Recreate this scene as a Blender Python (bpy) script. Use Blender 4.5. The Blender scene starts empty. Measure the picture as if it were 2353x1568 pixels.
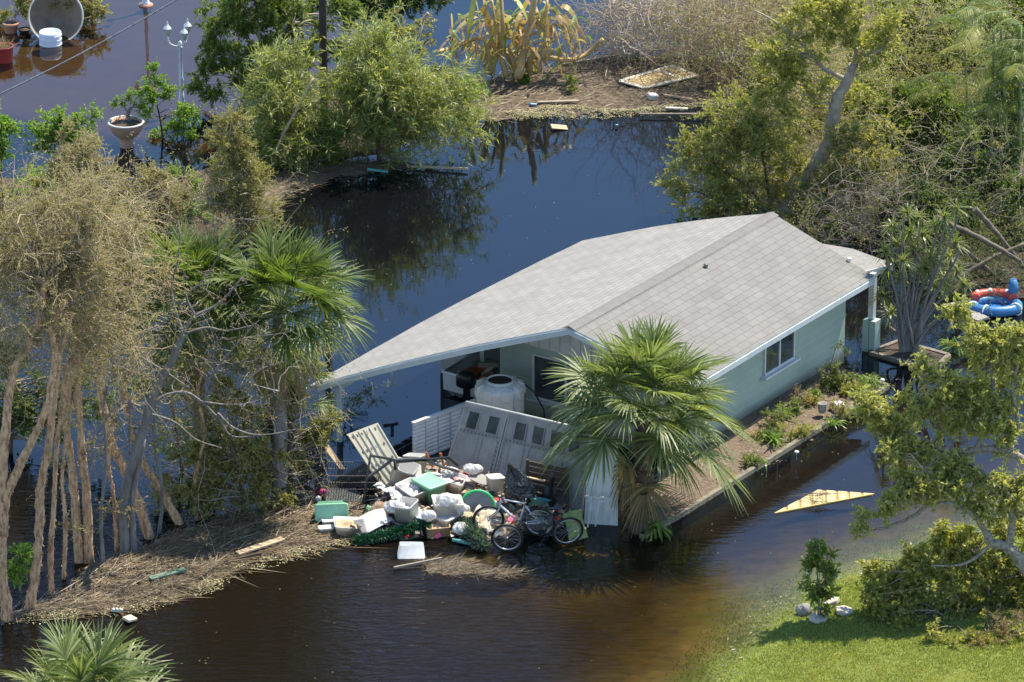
import bpy, math, random
import numpy as np
from mathutils import Vector
S = bpy.context.scene
COL = S.collection
# ---------------------------------------------------------------- camera, sky, sun, exposure
PITCH = math.radians(22.5); CH = 40.0
CAM = np.array([0.0, -CH / math.tan(PITCH), CH])
cd = bpy.data.cameras.new('camera'); cam = bpy.data.objects.new('camera', cd); COL.objects.link(cam)
cd.sensor_width = 36; cd.lens = 162; cd.clip_start = 1; cd.clip_end = 3000
cam.location = CAM; cam.rotation_euler = (math.pi / 2 - PITCH, 0, 0); S.camera = cam
SUN_E = math.radians(61); SUN_A = math.radians(48)      # azimuth measured from +Y towards +X
SUNV = Vector((math.cos(SUN_E) * math.sin(SUN_A), math.cos(SUN_E) * math.cos(SUN_A), math.sin(SUN_E)))
W = bpy.data.worlds.new('World'); S.world = W; W.use_nodes = True
wn = W.node_tree.nodes; wl = W.node_tree.links
sky = wn.new('ShaderNodeTexSky'); sky.sky_type = 'NISHITA'; sky.sun_disc = False
sky.sun_elevation = SUN_E; sky.sun_rotation = SUN_A; sky.air_density = 1.0; sky.dust_density = 0.0; sky.ozone_density = 3.0
wl.new(sky.outputs[0], wn['Background'].inputs[0]); wn['Background'].inputs[1].default_value = 0.15
ld = bpy.data.lights.new('sun', 'SUN'); ld.energy = 5.0; ld.angle = math.radians(0.53); ld.color = (1.0, 0.91, 0.75)
sun = bpy.data.objects.new('sun', ld); COL.objects.link(sun)
sun.rotation_euler = SUNV.to_track_quat('Z', 'Y').to_euler(); sun.location = (30, 40, 60)
S.view_settings.view_transform = 'Standard'; S.view_settings.look = 'None'
S.view_settings.exposure = 0.88; S.view_settings.gamma = 1.0
S.cycles.max_bounces = 6; S.cycles.transparent_max_bounces = 8; S.cycles.diffuse_bounces = 3
# ---------------------------------------------------------------- measuring: photo position -> world point
FPX = 10590.0
_fw = np.array([0, math.cos(PITCH), -math.sin(PITCH)]); _up = np.array([0, math.sin(PITCH), math.cos(PITCH)])
def ray(x, y): return _fw + np.array([(x - 1176.5) / FPX, 0, 0]) - (y - 784.0) / FPX * _up
def P(x, y, z=0.0):
    r = ray(x, y); return CAM + r * ((z - CAM[2]) / r[2])
def Q(x, y, Y):
    r = ray(x, y); return CAM + r * ((Y - CAM[1]) / r[1])
def A(*v): return np.array(v, float)
def nrm(v):
    v = np.asarray(v, float); return v / np.maximum(np.linalg.norm(v, axis=-1, keepdims=True), 1e-9)
def rotm(yaw=0, pitch=0, roll=0):
    c, s = math.cos, math.sin
    z = np.array([[c(yaw), -s(yaw), 0], [s(yaw), c(yaw), 0], [0, 0, 1]])
    y = np.array([[c(pitch), 0, s(pitch)], [0, 1, 0], [-s(pitch), 0, c(pitch)]])
    x = np.array([[1, 0, 0], [0, c(roll), -s(roll)], [0, s(roll), c(roll)]])
    return z @ y @ x
def rng(s): return np.random.default_rng(s)
# ---------------------------------------------------------------- mesh building
OFF = {}
class MB:
    def __init__(s): s.v = []; s.f = []; s.n = 0; s.uv = []; s.hasuv = False
    def add(s, v, f, mi=0, smooth=False, uv=None):
        v = np.asarray(v, float).reshape(-1, 3); f = np.asarray(f, int)
        s.v.append(v); s.f.append((f + s.n, mi, smooth)); s.n += len(v)
        if uv is not None: s.hasuv = True
        s.uv.append(np.zeros((len(v), 2)) if uv is None else np.asarray(uv, float).reshape(-1, 2))
    def more(s, f, mi=0, smooth=False, base=None):      # more faces on the last block of vertices
        b = s.n - len(s.v[-1]); s.f.append((np.asarray(f, int) + b, mi, smooth))
    def build(s, name, mats, parent=None, loc=None, bevel=0):
        off = np.array(loc if loc is not None else OFF[parent.name], float)
        V = np.concatenate(s.v) - off
        me = bpy.data.meshes.new(name)
        me.vertices.add(len(V)); me.vertices.foreach_set('co', V.astype(np.float32).ravel())
        li = np.concatenate([f.ravel() for f, _, _ in s.f])
        tot = np.concatenate([np.full(len(f), f.shape[1]) for f, _, _ in s.f])
        mi = np.concatenate([np.full(len(f), m) for f, m, _ in s.f])
        sm = np.concatenate([np.full(len(f), k) for f, _, k in s.f])
        me.loops.add(len(li)); me.loops.foreach_set('vertex_index', li.astype(np.int32))
        me.polygons.add(len(tot)); st = np.concatenate([[0], np.cumsum(tot)[:-1]])
        me.polygons.foreach_set('loop_start', st.astype(np.int32))
        me.polygons.foreach_set('material_index', mi.astype(np.int32))
        me.polygons.foreach_set('use_smooth', sm.astype(bool))
        if s.hasuv:
            U = np.concatenate(s.uv)[li]; l = me.uv_layers.new(name='UVMap'); l.data.foreach_set('uv', U.astype(np.float32).ravel())
        me.update(calc_edges=True); me.validate()
        for m in (mats if isinstance(mats, (list, tuple)) else [mats]): me.materials.append(m)
        o = bpy.data.objects.new(name, me); COL.objects.link(o)
        if parent is not None: o.parent = parent
        else: o.location = off
        OFF[o.name] = off
        if bevel:
            b = o.modifiers.new('bevel', 'BEVEL'); b.width = bevel; b.segments = 2; b.limit_method = 'ANGLE'
        return o
QB = np.array([[0, 3, 2, 1], [4, 5, 6, 7], [0, 1, 5, 4], [1, 2, 6, 5], [2, 3, 7, 6], [3, 0, 4, 7]])
def hexa(m, b, t, mi=0, uv=None): m.add(np.concatenate([np.asarray(b), np.asarray(t)]), QB, mi, uv=uv)
def box(m, c, s, R=None, mi=0):
    h = np.array(s) / 2.0
    p = np.array([[-1, -1, -1], [1, -1, -1], [1, 1, -1], [-1, 1, -1], [-1, -1, 1], [1, -1, 1], [1, 1, 1], [-1, 1, 1]]) * h
    if R is not None: p = p @ R.T
    m.add(p + np.array(c), QB, mi)
def slab(m, q, th, mi=0):                               # four corners and a thickness along the normal
    q = np.asarray(q, float); n = nrm(np.cross(q[1] - q[0], q[3] - q[0])); hexa(m, q, q + n * th, mi)
def bar(m, a, b, w, h=None, mi=0, up=(0, 0, 1)):        # rectangular bar between two points
    a = np.asarray(a, float); b = np.asarray(b, float); d = nrm(b - a); u = np.array(up, float)
    if abs(d @ u) > 0.95: u = np.array([1.0, 0, 0])
    s = nrm(np.cross(d, u)); u = np.cross(s, d); h = w if h is None else h
    o = np.array([-s * w - u * h, s * w - u * h, s * w + u * h, -s * w + u * h]) / 2
    hexa(m, a + o, b + o, mi)
def tube(m, pts, r, n=8, mi=0, cap=True, jit=None, closed=False):
    pts = np.asarray(pts, float); K = len(pts)
    r = np.full(K, r, float) if np.isscalar(r) else np.asarray(r, float)
    if closed: t = np.roll(pts, -1, 0) - np.roll(pts, 1, 0)
    else: t = np.gradient(pts, axis=0)
    t = nrm(t); ref = np.array([0, 0, 1.0]) if np.abs(t[:, 2]).mean() < 0.8 else np.array([1.0, 0, 0])
    s = nrm(np.cross(t, ref)); u = np.cross(s, t)
    a = np.arange(n) * 2 * math.pi / n
    rr = r[:, None] * np.ones(n)
    if jit is not None: rr = rr * (1 + jit)
    ring = pts[:, None] + rr[..., None] * (np.cos(a)[None, :, None] * s[:, None] + np.sin(a)[None, :, None] * u[:, None])
    KK = K if closed else K - 1
    i = np.arange(KK)[:, None] * n; j = np.arange(n)[None]; i2 = (np.arange(1, KK + 1) % K)[:, None] * n
    f = np.stack([i + j, i + (j + 1) % n, i2 + (j + 1) % n, i2 + j], -1).reshape(-1, 4)
    m.add(ring, f, mi, True)
    if cap and not closed:
        m.more([list(range(n))[::-1]], mi); m.more([list(range((K - 1) * n, K * n))], mi)
def loft(m, loops, mi=0, cap0=False, cap1=False, smooth=False):
    loops = np.asarray(loops, float); K, n, _ = loops.shape
    i = np.arange(K - 1)[:, None] * n; j = np.arange(n)[None]
    f = np.stack([i + j, i + (j + 1) % n, i + n + (j + 1) % n, i + n + j], -1).reshape(-1, 4)
    m.add(loops, f, mi, smooth)
    if cap0: m.more([list(range(n))[::-1]], mi)
    if cap1: m.more([list(range((K - 1) * n, K * n))], mi)
def lathe(m, prof, c, n=24, R=None, mi=0, smooth=True, cap0=False, cap1=False):
    a = np.arange(n) * 2 * math.pi / n
    L = np.array([[[r * math.cos(x), r * math.sin(x), z] for x in a] for r, z in prof])
    if R is not None: L = L @ R.T
    loft(m, L + np.asarray(c), mi, cap0, cap1, smooth)
def rr(w, d, r, n=3):
    o = []
    for cx, cy, a0 in ((1, 1, 0), (-1, 1, 90), (-1, -1, 180), (1, -1, 270)):
        for k in range(n + 1):
            a = math.radians(a0 + 90 * k / n); o.append((cx * (w / 2 - r) + r * math.cos(a), cy * (d / 2 - r) + r * math.sin(a)))
    return np.array(o)
def grid(m, G, mi=0, smooth=True, uv=None):             # G: (a, b, 3) points
    a, b, _ = G.shape; i = np.arange(a - 1)[:, None] * b; j = np.arange(b - 1)[None]
    f = np.stack([i + j, i + b + j, i + b + j + 1, i + j + 1], -1).reshape(-1, 4)
    m.add(G, f, mi, smooth, uv=uv)
def sticks(m, a, b, ra, rb, mi=0, n=3):                 # many tapered sticks at once
    a = np.asarray(a, float); b = np.asarray(b, float); N = len(a)
    if N == 0: return
    d = nrm(b - a); ref = np.where(np.abs(d[:, 2:3]) > 0.9, np.array([[1.0, 0, 0]]), np.array([[0, 0, 1.0]]))
    s = nrm(np.cross(d, ref)); u = np.cross(s, d)
    ra = np.broadcast_to(ra, N)[:, None, None]; rb = np.broadcast_to(rb, N)[:, None, None]
    an = np.arange(n) * 2 * math.pi / n; o = np.cos(an)[None, :, None] * s[:, None] + np.sin(an)[None, :, None] * u[:, None]
    V = np.concatenate([a[:, None] + o * ra, b[:, None] + o * rb], 1).reshape(-1, 3)
    j = np.arange(n); f = np.stack([j, (j + 1) % n, n + (j + 1) % n, n + j], -1)
    F = (np.arange(N)[:, None, None] * 2 * n + f[None]).reshape(-1, 4); m.add(V, F, mi, True)
def leaves(m, p, d, L, Wd, R, mi=0, upb=0.6, curl=0.15):
    N = len(p)
    if N == 0: return
    d = nrm(d); n = R.normal(size=(N, 3)); n[:, 2] += upb * 2
    s = nrm(np.cross(d, n)); nn = np.cross(s, d)
    L = (L * R.uniform(.7, 1.3, N))[:, None]; w = (Wd * R.uniform(.7, 1.2, N))[:, None] / 2
    v = np.stack([p, p + d * L * .45 + s * w + nn * w * .3, p + d * L + nn * (-curl) * L, p + d * L * .45 - s * w + nn * w * .3], 1).reshape(-1, 3)
    m.add(v, np.arange(4 * N).reshape(N, 4), mi, False)
def blades(m, p, d, L, w, droop, R, mi=0, seg=3, twist=.5, side=None):   # many strap leaves / palm segments, bent by gravity
    N = len(p)
    if N == 0: return
    d = nrm(d); L = np.broadcast_to(np.asarray(L, float), N)[:, None]; w = np.broadcast_to(np.asarray(w, float), N)[:, None]
    droop = np.broadcast_to(np.asarray(droop, float), N)[:, None]
    if side is None: side = np.cross(d, np.array([0, 0, 1.0]) + 0.001) + 1e-4
    side = nrm(side + R.normal(size=(N, 3)) * twist)
    V = []
    for k in range(seg + 1):
        t = k / seg; c = p + d * L * t * (1 - .12 * droop * t); c = c + np.array([0, 0, -1.0]) * droop * L * t * t
        ww = w * (.55 + 1.1 * t - 1.55 * t * t + .02) if k < seg else w * .06
        V += [c - side * ww / 2, c + side * ww / 2]
    V = np.stack(V, 1).reshape(-1, 3); n2 = 2 * (seg + 1)
    f = np.array([[2 * k, 2 * k + 1, 2 * k + 3, 2 * k + 2] for k in range(seg)])
    m.add(V, (np.arange(N)[:, None, None] * n2 + f[None]).reshape(-1, 4), mi, False)
# ---------------------------------------------------------------- objects and their tags
def put(o, label, cat, group=None):
    o['label'] = label; o['category'] = cat
    if group: o['group'] = group
    return o
def T(name, label, cat, loc, group=None):
    o = bpy.data.objects.new(name, None); COL.objects.link(o); o.location = loc; o.empty_display_size = .2
    OFF[o.name] = np.array(loc, float); return put(o, label, cat, group)
def struct(o): o['kind'] = 'structure'; return o
def stuff(o, label=None, cat=None):
    o['kind'] = 'stuff'
    if label: o['label'] = label; o['category'] = cat
    return o
# ---------------------------------------------------------------- materials
def mat(name, c, rough=.6, c2=None, scale=6.0, metal=0.0, bump=0.0, bscale=40.0, spec=.5, detail=6.0, trans=0.0, lo=.35, hi=.65, stretch=None, alpha=1.0):
    m = bpy.data.materials.new(name); m.use_nodes = True; n = m.node_tree.nodes; l = m.node_tree.links; b = n['Principled BSDF']
    b.inputs['Roughness'].default_value = rough; b.inputs['Metallic'].default_value = metal; b.inputs['Specular IOR Level'].default_value = spec
    b.inputs['Base Color'].default_value = (*c, 1)
    tc = n.new('ShaderNodeTexCoord'); mp = n.new('ShaderNodeMapping'); l.new(tc.outputs['Object'], mp.inputs[0])
    if stretch: mp.inputs['Scale'].default_value = stretch
    if c2:
        t = n.new('ShaderNodeTexNoise'); t.inputs['Scale'].default_value = scale; t.inputs['Detail'].default_value = detail; t.inputs['Roughness'].default_value = .65
        l.new(mp.outputs[0], t.inputs[0]); r = n.new('ShaderNodeValToRGB'); r.color_ramp.elements[0].position = lo; r.color_ramp.elements[1].position = hi
        r.color_ramp.elements[0].color = (*c, 1); r.color_ramp.elements[1].color = (*c2, 1); l.new(t.outputs[0], r.inputs[0]); l.new(r.outputs[0], b.inputs['Base Color'])
    if bump:
        t2 = n.new('ShaderNodeTexNoise'); t2.inputs['Scale'].default_value = bscale; t2.inputs['Detail'].default_value = 5
        l.new(mp.outputs[0], t2.inputs[0]); bp = n.new('ShaderNodeBump'); bp.inputs['Strength'].default_value = bump; bp.inputs['Distance'].default_value = .02
        l.new(t2.outputs[0], bp.inputs['Height']); l.new(bp.outputs[0], b.inputs['Normal'])
    if trans:
        tr = n.new('ShaderNodeBsdfTranslucent'); mx = n.new('ShaderNodeMixShader'); mx.inputs[0].default_value = trans
        tr.inputs[0].default_value = (*[min(1, x * 1.1) for x in c], 1)
        l.new(b.outputs[0], mx.inputs[1]); l.new(tr.outputs[0], mx.inputs[2]); l.new(mx.outputs[0], n['Material Output'].inputs[0])
    return m
def leafmat(name, cols, trans=.5, rough=.45, spec=.45, tint=(1.45, 1.4, .6)):
    m = bpy.data.materials.new(name); m.use_nodes = True; n = m.node_tree.nodes; l = m.node_tree.links; b = n['Principled BSDF']
    g = n.new('ShaderNodeNewGeometry'); r = n.new('ShaderNodeValToRGB'); cr = r.color_ramp
    while len(cr.elements) < len(cols): cr.elements.new(.5)
    for i, c in enumerate(cols): cr.elements[i].position = i / max(1, len(cols) - 1); cr.elements[i].color = (*c, 1)
    l.new(g.outputs['Random Per Island'], r.inputs[0]); l.new(r.outputs[0], b.inputs['Base Color'])
    b.inputs['Roughness'].default_value = rough; b.inputs['Specular IOR Level'].default_value = spec
    mul = n.new('ShaderNodeMix'); mul.data_type = 'RGBA'; mul.blend_type = 'MULTIPLY'; mul.inputs[0].default_value = 1
    l.new(r.outputs[0], mul.inputs[6]); mul.inputs[7].default_value = (*tint, 1)
    tr = n.new('ShaderNodeBsdfTranslucent'); l.new(mul.outputs[2], tr.inputs[0])
    mx = n.new('ShaderNodeMixShader'); mx.inputs[0].default_value = trans
    l.new(b.outputs[0], mx.inputs[1]); l.new(tr.outputs[0], mx.inputs[2]); l.new(mx.outputs[0], n['Material Output'].inputs[0])
    return m
def brickmat(name, c1, c2, line, bw, bh, mort, rough=.85, off=.5, var=.5, bump=.3, noise=.25, stain=False):
    m = bpy.data.materials.new(name); m.use_nodes = True; n = m.node_tree.nodes; l = m.node_tree.links; b = n['Principled BSDF']
    tc = n.new('ShaderNodeTexCoord'); br = n.new('ShaderNodeTexBrick'); l.new(tc.outputs['UV'], br.inputs[0])
    br.offset = off; br.inputs['Scale'].default_value = 1; br.inputs['Brick Width'].default_value = bw; br.inputs['Row Height'].default_value = bh
    br.inputs['Mortar Size'].default_value = mort; br.inputs['Mortar Smooth'].default_value = .3; br.inputs['Bias'].default_value = 0
    br.inputs['Color1'].default_value = (*c1, 1); br.inputs['Color2'].default_value = (*c2, 1); br.inputs['Mortar'].default_value = (*line, 1)
    t = n.new('ShaderNodeTexNoise'); t.inputs['Scale'].default_value = 1.2; t.inputs['Detail'].default_value = 9; t.inputs['Roughness'].default_value = .7; l.new(tc.outputs['UV'], t.inputs[0])
    mr = n.new('ShaderNodeMapRange'); mr.inputs[1].default_value = .3; mr.inputs[2].default_value = .7; mr.inputs[3].default_value = 1 - noise; mr.inputs[4].default_value = 1 + noise
    l.new(t.outputs[0], mr.inputs[0])
    mul = n.new('ShaderNodeMix'); mul.data_type = 'RGBA'; mul.blend_type = 'MULTIPLY'; mul.inputs[0].default_value = 1
    l.new(br.outputs[0], mul.inputs[6]); l.new(mr.outputs[0], mul.inputs[7]); fin = mul.outputs[2]
    if stain:                                           # muddy tide mark left by the flood
        sx = n.new('ShaderNodeSeparateXYZ'); l.new(tc.outputs['UV'], sx.inputs[0]); sa = n.new('ShaderNodeMath'); sa.operation = 'MULTIPLY_ADD'; l.new(t.outputs[0], sa.inputs[0]); sa.inputs[1].default_value = -.35; l.new(sx.outputs[1], sa.inputs[2])
        sr = n.new('ShaderNodeMapRange'); l.new(sa.outputs[0], sr.inputs[0]); sr.inputs[1].default_value = -.02; sr.inputs[2].default_value = .22; sr.inputs[3].default_value = .75; sr.inputs[4].default_value = 0
        sm = n.new('ShaderNodeMix'); sm.data_type = 'RGBA'; l.new(sr.outputs[0], sm.inputs[0]); l.new(fin, sm.inputs[6]); sm.inputs[7].default_value = (.12, .10, .07, 1); fin = sm.outputs[2]
    l.new(fin, b.inputs['Base Color'])
    b.inputs['Roughness'].default_value = rough; b.inputs['Specular IOR Level'].default_value = .3
    t2 = n.new('ShaderNodeTexNoise'); t2.inputs['Scale'].default_value = 60; l.new(tc.outputs['UV'], t2.inputs[0])
    ad = n.new('ShaderNodeMath'); ad.operation = 'MULTIPLY_ADD'; l.new(br.outputs['Fac'], ad.inputs[0]); ad.inputs[1].default_value = -1.0; l.new(t2.outputs[0], ad.inputs[2])
    bp = n.new('ShaderNodeBump'); bp.inputs['Strength'].default_value = bump; bp.inputs['Distance'].default_value = .012
    l.new(ad.outputs[0], bp.inputs['Height']); l.new(bp.outputs[0], b.inputs['Normal'])
    return m
WHITE = mat('white_paint', (.64, .65, .64), .5, (.48, .49, .47), 3)
FASCIA = mat('fascia_paint', (.55, .60, .60), .6, (.45, .50, .50), 4)
GREYPL = mat('grey_resin', (.31, .30, .28), .55, (.24, .225, .205), 3)
CREAM = mat('cream_resin', (.62, .58, .46), .5, (.56, .52, .40), 3)
DARK = mat('dark_plastic', (.02, .02, .022), .5)
BLACK = mat('black_metal', (.015, .015, .017), .35)
RUBBER = mat('rubber', (.012, .012, .012), .7)
STEEL = mat('steel', (.55, .56, .58), .3, metal=.9)
SILVER = mat('silver_paint', (.62, .64, .68), .3)
TANK = mat('tank_plastic', (.78, .76, .68), .45, (.74, .72, .64), 2)
TOTEW = mat('clear_plastic', (.74, .73, .70), .38, (.48, .42, .33), 4, trans=.28, lo=.52, hi=.72)
TOTEG = mat('grey_plastic', (.50, .50, .49), .45, (.32, .28, .22), 4, trans=.1, lo=.52, hi=.74)
GREEN = mat('mint_plastic', (.12, .34, .22), .45, (.17, .24, .15), 5, lo=.55, hi=.75)
GREENL = mat('mint_lid', (.24, .52, .34), .4)
BAGW = mat('white_bag', (.80, .80, .80), .4, (.58, .57, .55), 5, bump=1.0, bscale=26, trans=.35)
BAGB = mat('black_bag', (.012, .012, .014), .14, bump=1.0, bscale=30, spec=1.0)
CARD = mat('cardboard', (.50, .38, .24), .85, (.42, .31, .19), 5)
WOODL = mat('pale_wood', (.55, .42, .27), .8, (.45, .33, .20), 3, stretch=(1, 6, 6), bump=.3)
WOODD = mat('dark_wood', (.085, .055, .035), .8, (.05, .033, .022), 4, bump=.4)
WOODG = mat('weathered_wood', (.32, .27, .21), .9, (.22, .18, .14), 5, bump=.4)
RED = mat('red_paint', (.62, .04, .02), .4)
ORANGE = mat('rust_orange', (.45, .13, .05), .6)
TEAL = mat('teal_plastic', (.10, .30, .28), .45)
BLUE = mat('blue_vinyl', (.025, .15, .40), .4, (.06, .20, .38), 6)
REDV = mat('red_vinyl', (.52, .06, .03), .4, (.40, .09, .06), 6)
PINK = mat('pink_plastic', (.65, .08, .22), .4)
TERRA = mat('terracotta', (.46, .24, .15), .8, (.38, .19, .11), 4)
CONC = mat('concrete', (.42, .39, .34), .9, (.28, .25, .20), 5, bump=.4)
GLASS = mat('window_glass', (.07, .085, .085), .08, (.03, .04, .04), 3, spec=.9)
GREYST = mat('grey_stone', (.28, .27, .27), .85, (.18, .18, .17), 6, bump=.5, bscale=14)
PAPERBARK = mat('paperbark', (.66, .42, .235), .9, (.30, .165, .085), 16, bump=1, bscale=24, stretch=(1, 1, .3), lo=.42, hi=.62)
GREYBARK = mat('grey_bark', (.24, .22, .20), .9, (.13, .12, .11), 8, bump=.6, bscale=20, stretch=(1, 1, .4))
PALEBARK = mat('pale_bark', (.40, .35, .27), .9, (.24, .20, .15), 6, bump=.6, bscale=18)
BROWNBARK = mat('brown_bark', (.13, .09, .06), .9, (.07, .05, .035), 8, bump=.6)
TWIG = mat('grey_twig', (.26, .21, .16), .9)
TWIGT = mat('tan_twig', (.42, .33, .22), .9)
SOIL = mat('soil', (.085, .06, .042), .95, (.04, .028, .02), 5, bump=.8, bscale=18)
L_MEL = leafmat('melaleuca_leaf', [(.30, .265, .145), (.22, .205, .095), (.40, .345, .215), (.20, .205, .08)])
L_OLV = leafmat('olive_leaf', [(0.310, 0.305, 0.103), (0.218, 0.224, 0.063), (0.425, 0.391, 0.172), (0.138, 0.149, 0.040)])
L_GRY = leafmat('greyolive_leaf', [(0.347, 0.308, 0.179), (0.258, 0.241, 0.118), (0.426, 0.381, 0.235), (0.190, 0.185, 0.090)])
L_BRT = leafmat('bright_leaf', [(0.198, 0.335, 0.045), (0.138, 0.258, 0.034), (0.304, 0.412, 0.091)])
L_GRN = leafmat('green_leaf', [(0.162, 0.228, 0.042), (0.108, 0.174, 0.034), (0.252, 0.306, 0.078), (0.072, 0.120, 0.024)])
L_DRK = leafmat('dark_leaf', [(0.098, 0.150, 0.039), (0.068, 0.112, 0.030), (0.165, 0.217, 0.068)])
L_YEL = leafmat('yellowgreen_leaf', [(0.336, 0.347, 0.078), (0.246, 0.269, 0.050), (0.470, 0.448, 0.168), (0.157, 0.185, 0.039)])
L_DRY = leafmat('dry_leaf', [(0.345, 0.253, 0.138), (0.253, 0.184, 0.098), (0.184, 0.172, 0.069)])
L_BAM = leafmat('narrow_leaf', [(0.275, 0.314, 0.083), (0.198, 0.242, 0.055), (0.396, 0.418, 0.176), (0.121, 0.165, 0.039)], rough=.38)
L_PALM = leafmat('palm_leaf', [(.085, .14, .026), (.115, .168, .032), (.20, .24, .075), (.055, .09, .018)], trans=.40, rough=.44, spec=.32, tint=(1.25, 1.35, .52))
L_PALMP = leafmat('pale_palm_leaf', [(0.178, 0.221, 0.070), (0.124, 0.171, 0.045), (0.324, 0.356, 0.178), (0.086, 0.124, 0.028)], trans=.40, rough=.43, spec=.36, tint=(1.25, 1.3, .58))
L_BAN = leafmat('banana_leaf', [(0.483, 0.368, 0.138), (0.391, 0.253, 0.115), (0.345, 0.380, 0.081), (0.575, 0.460, 0.230)], trans=.35, tint=(1.2, 1.1, .6))
L_STRAP = leafmat('strap_leaf', [(0.145, 0.261, 0.043), (0.232, 0.319, 0.065), (0.102, 0.189, 0.036)], rough=.35)
L_GRASS = leafmat('grass_blade', [(.25, .305, .062), (.17, .23, .042), (.37, .40, .14), (.30, .34, .08)], trans=.4)
L_STRAW = leafmat('straw', [(.24, .18, .10), (.14, .10, .06), (.08, .055, .03), (.34, .27, .17), (.10, .07, .04)], trans=.05)
L_GARL = leafmat('garland', [(0.017, 0.086, 0.040), (0.023, 0.115, 0.052), (0.034, 0.069, 0.034)], trans=.1)
L_DRYO = leafmat('mixed_dry_leaf', [(.34, .25, .13), (.24, .18, .09), (.20, .19, .06), (.14, .15, .045)])
# ================================================================ ground and water
def sstep(a, b, x): t = np.clip((x - a) / (b - a), 0, 1); return t * t * (3 - 2 * t)
def segdist(X, Y, pl):                                  # distance to a polyline
    d = np.full(X.shape, 1e9)
    for a, b in zip(pl[:-1], pl[1:]):
        e = b - a; t = np.clip(((X - a[0]) * e[0] + (Y - a[1]) * e[1]) / (e @ e), 0, 1)
        d = np.minimum(d, np.hypot(X - a[0] - t * e[0], Y - a[1] - t * e[1]))
    return d
def inside(X, Y, pg):
    c = np.zeros(X.shape, bool)
    for a, b in zip(pg, np.roll(pg, -1, 0)):
        k = (a[1] > Y) != (b[1] > Y)
        with np.errstate(divide='ignore', invalid='ignore'):
            c ^= k & (X < (b[0] - a[0]) * (Y - a[1]) / (b[1] - a[1]) + a[0])
    return c
def wob(X, Y, s, k=1.0):                                # cheap smooth noise made of sines
    R = rng(s); o = np.zeros(np.shape(X))
    for i in range(7):
        a = R.uniform(0, 6.28); f = k * 1.55 ** i; o = o + np.sin((X * math.cos(a) + Y * math.sin(a)) * f + R.uniform(0, 6.28)) / 1.35 ** i
    return o / 3.2
LAWNPL = np.array([P(x, y)[:2] for x, y in [(1500, 1760), (1672, 1565), (1738, 1484), (1785, 1420), (1860, 1374), (1955, 1330), (2080, 1290), (2230, 1235), (2420, 1170), (2900, 1020)]])
LAWNPG = np.concatenate([LAWNPL, np.array([[60, -14], [60, -90], [-2, -90]])])
def lawn_sd(X, Y): return np.where(inside(X, Y, LAWNPG), 1, -1) * segdist(X, Y, LAWNPL)
DRV = P(1330, 1290); DRV2 = P(1080, 1290)
def ground_z(X, Y):
    sd = lawn_sd(X, Y)
    z = -0.85 + .56 * sstep(-.5, 3.5, X + .25 * (Y + 10)) * sstep(4, -2, Y)
    st = sstep(11.0, 13.0, Y + .5 * (X + 8)) * sstep(-2.5, -4.5, X); z = z * (1 - st) + np.maximum(z, -.19) * st
    z = np.maximum(z, -.30 + .20 * np.exp(-((X - DRV[0]) ** 2 + (Y - DRV[1]) ** 2) / 3.0) - .6 * (np.hypot(X - DRV[0], Y - DRV[1]) > 4.5))
    z = np.maximum(z, -.62 + .55 * np.exp(-((X - DRV2[0]) ** 2 + (Y - DRV2[1]) ** 2) / 2.2))
    lz = np.clip(sd * .085, -.42, .34)
    z = np.maximum(z, np.where(sd > -7, lz - .0 * sd, -.85))
    return z + (.02 * wob(X, Y, 5, 1.6) + .018 * wob(X, Y, 6, 4.2)) * (sd > -12)
def axis(lo, hi, st, far): 
    o = [hi]; s = st
    while o[-1] < far: s *= 1.5; o.append(o[-1] + s)
    l = [lo]; s = st
    while l[-1] > -far: s *= 1.5; l.append(l[-1] - s)
    return np.concatenate([l[::-1], np.arange(lo + st, hi, st), o])
def sheet(name, st, zf, far, mats, attrs):
    xs = axis(-16, 16, st, far); ys = axis(-22, 30, st, far); X, Y = np.meshgrid(xs, ys, indexing='ij')
    m = MB(); grid(m, np.stack([X, Y, zf(X, Y)], -1)); o = m.build(name, mats, loc=(0, 0, 0))
    for k, f in attrs.items():
        a = o.data.attributes.new(k, 'FLOAT', 'POINT'); a.data.foreach_set('value', f(X, Y).astype(np.float32).ravel())
    return struct(o)
def ground_material():
    m = bpy.data.materials.new('lake_bed'); m.use_nodes = True; n = m.node_tree.nodes; l = m.node_tree.links; b = n['Principled BSDF']
    tc = n.new('ShaderNodeTexCoord')
    def noise(s, d=7):
        t = n.new('ShaderNodeTexNoise'); t.inputs['Scale'].default_value = s; t.inputs['Detail'].default_value = d; t.inputs['Roughness'].default_value = .7; l.new(tc.outputs['Object'], t.inputs[0]); return t.outputs[0]
    def ramp(f, a, b_, lo=.35, hi=.65):
        r = n.new('ShaderNodeValToRGB'); r.color_ramp.elements[0].position = lo; r.color_ramp.elements[1].position = hi
        r.color_ramp.elements[0].color = (*a, 1); r.color_ramp.elements[1].color = (*b_, 1); l.new(f, r.inputs[0]); return r.outputs[0]
    def mix(f, a, b_):
        x = n.new('ShaderNodeMix'); x.data_type = 'RGBA'; l.new(f, x.inputs[0]); l.new(a, x.inputs[6]); l.new(b_, x.inputs[7]); return x.outputs[2]
    def attr(k): a = n.new('ShaderNodeAttribute'); a.attribute_name = k; return a.outputs['Fac']
    mud = ramp(noise(2.2), (.17, .132, .048), (.36, .28, .105)); grass = ramp(noise(9), (.085, .115, .018), (.18, .215, .04), .3, .7)
    road = ramp(noise(1.2), (.34, .20, .13), (.42, .27, .18))
    c = mix(attr('grass'), mud, grass); c = mix(attr('road'), c, road); l.new(c, b.inputs['Base Color']); b.inputs['Roughness'].default_value = .95
    return m
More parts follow.
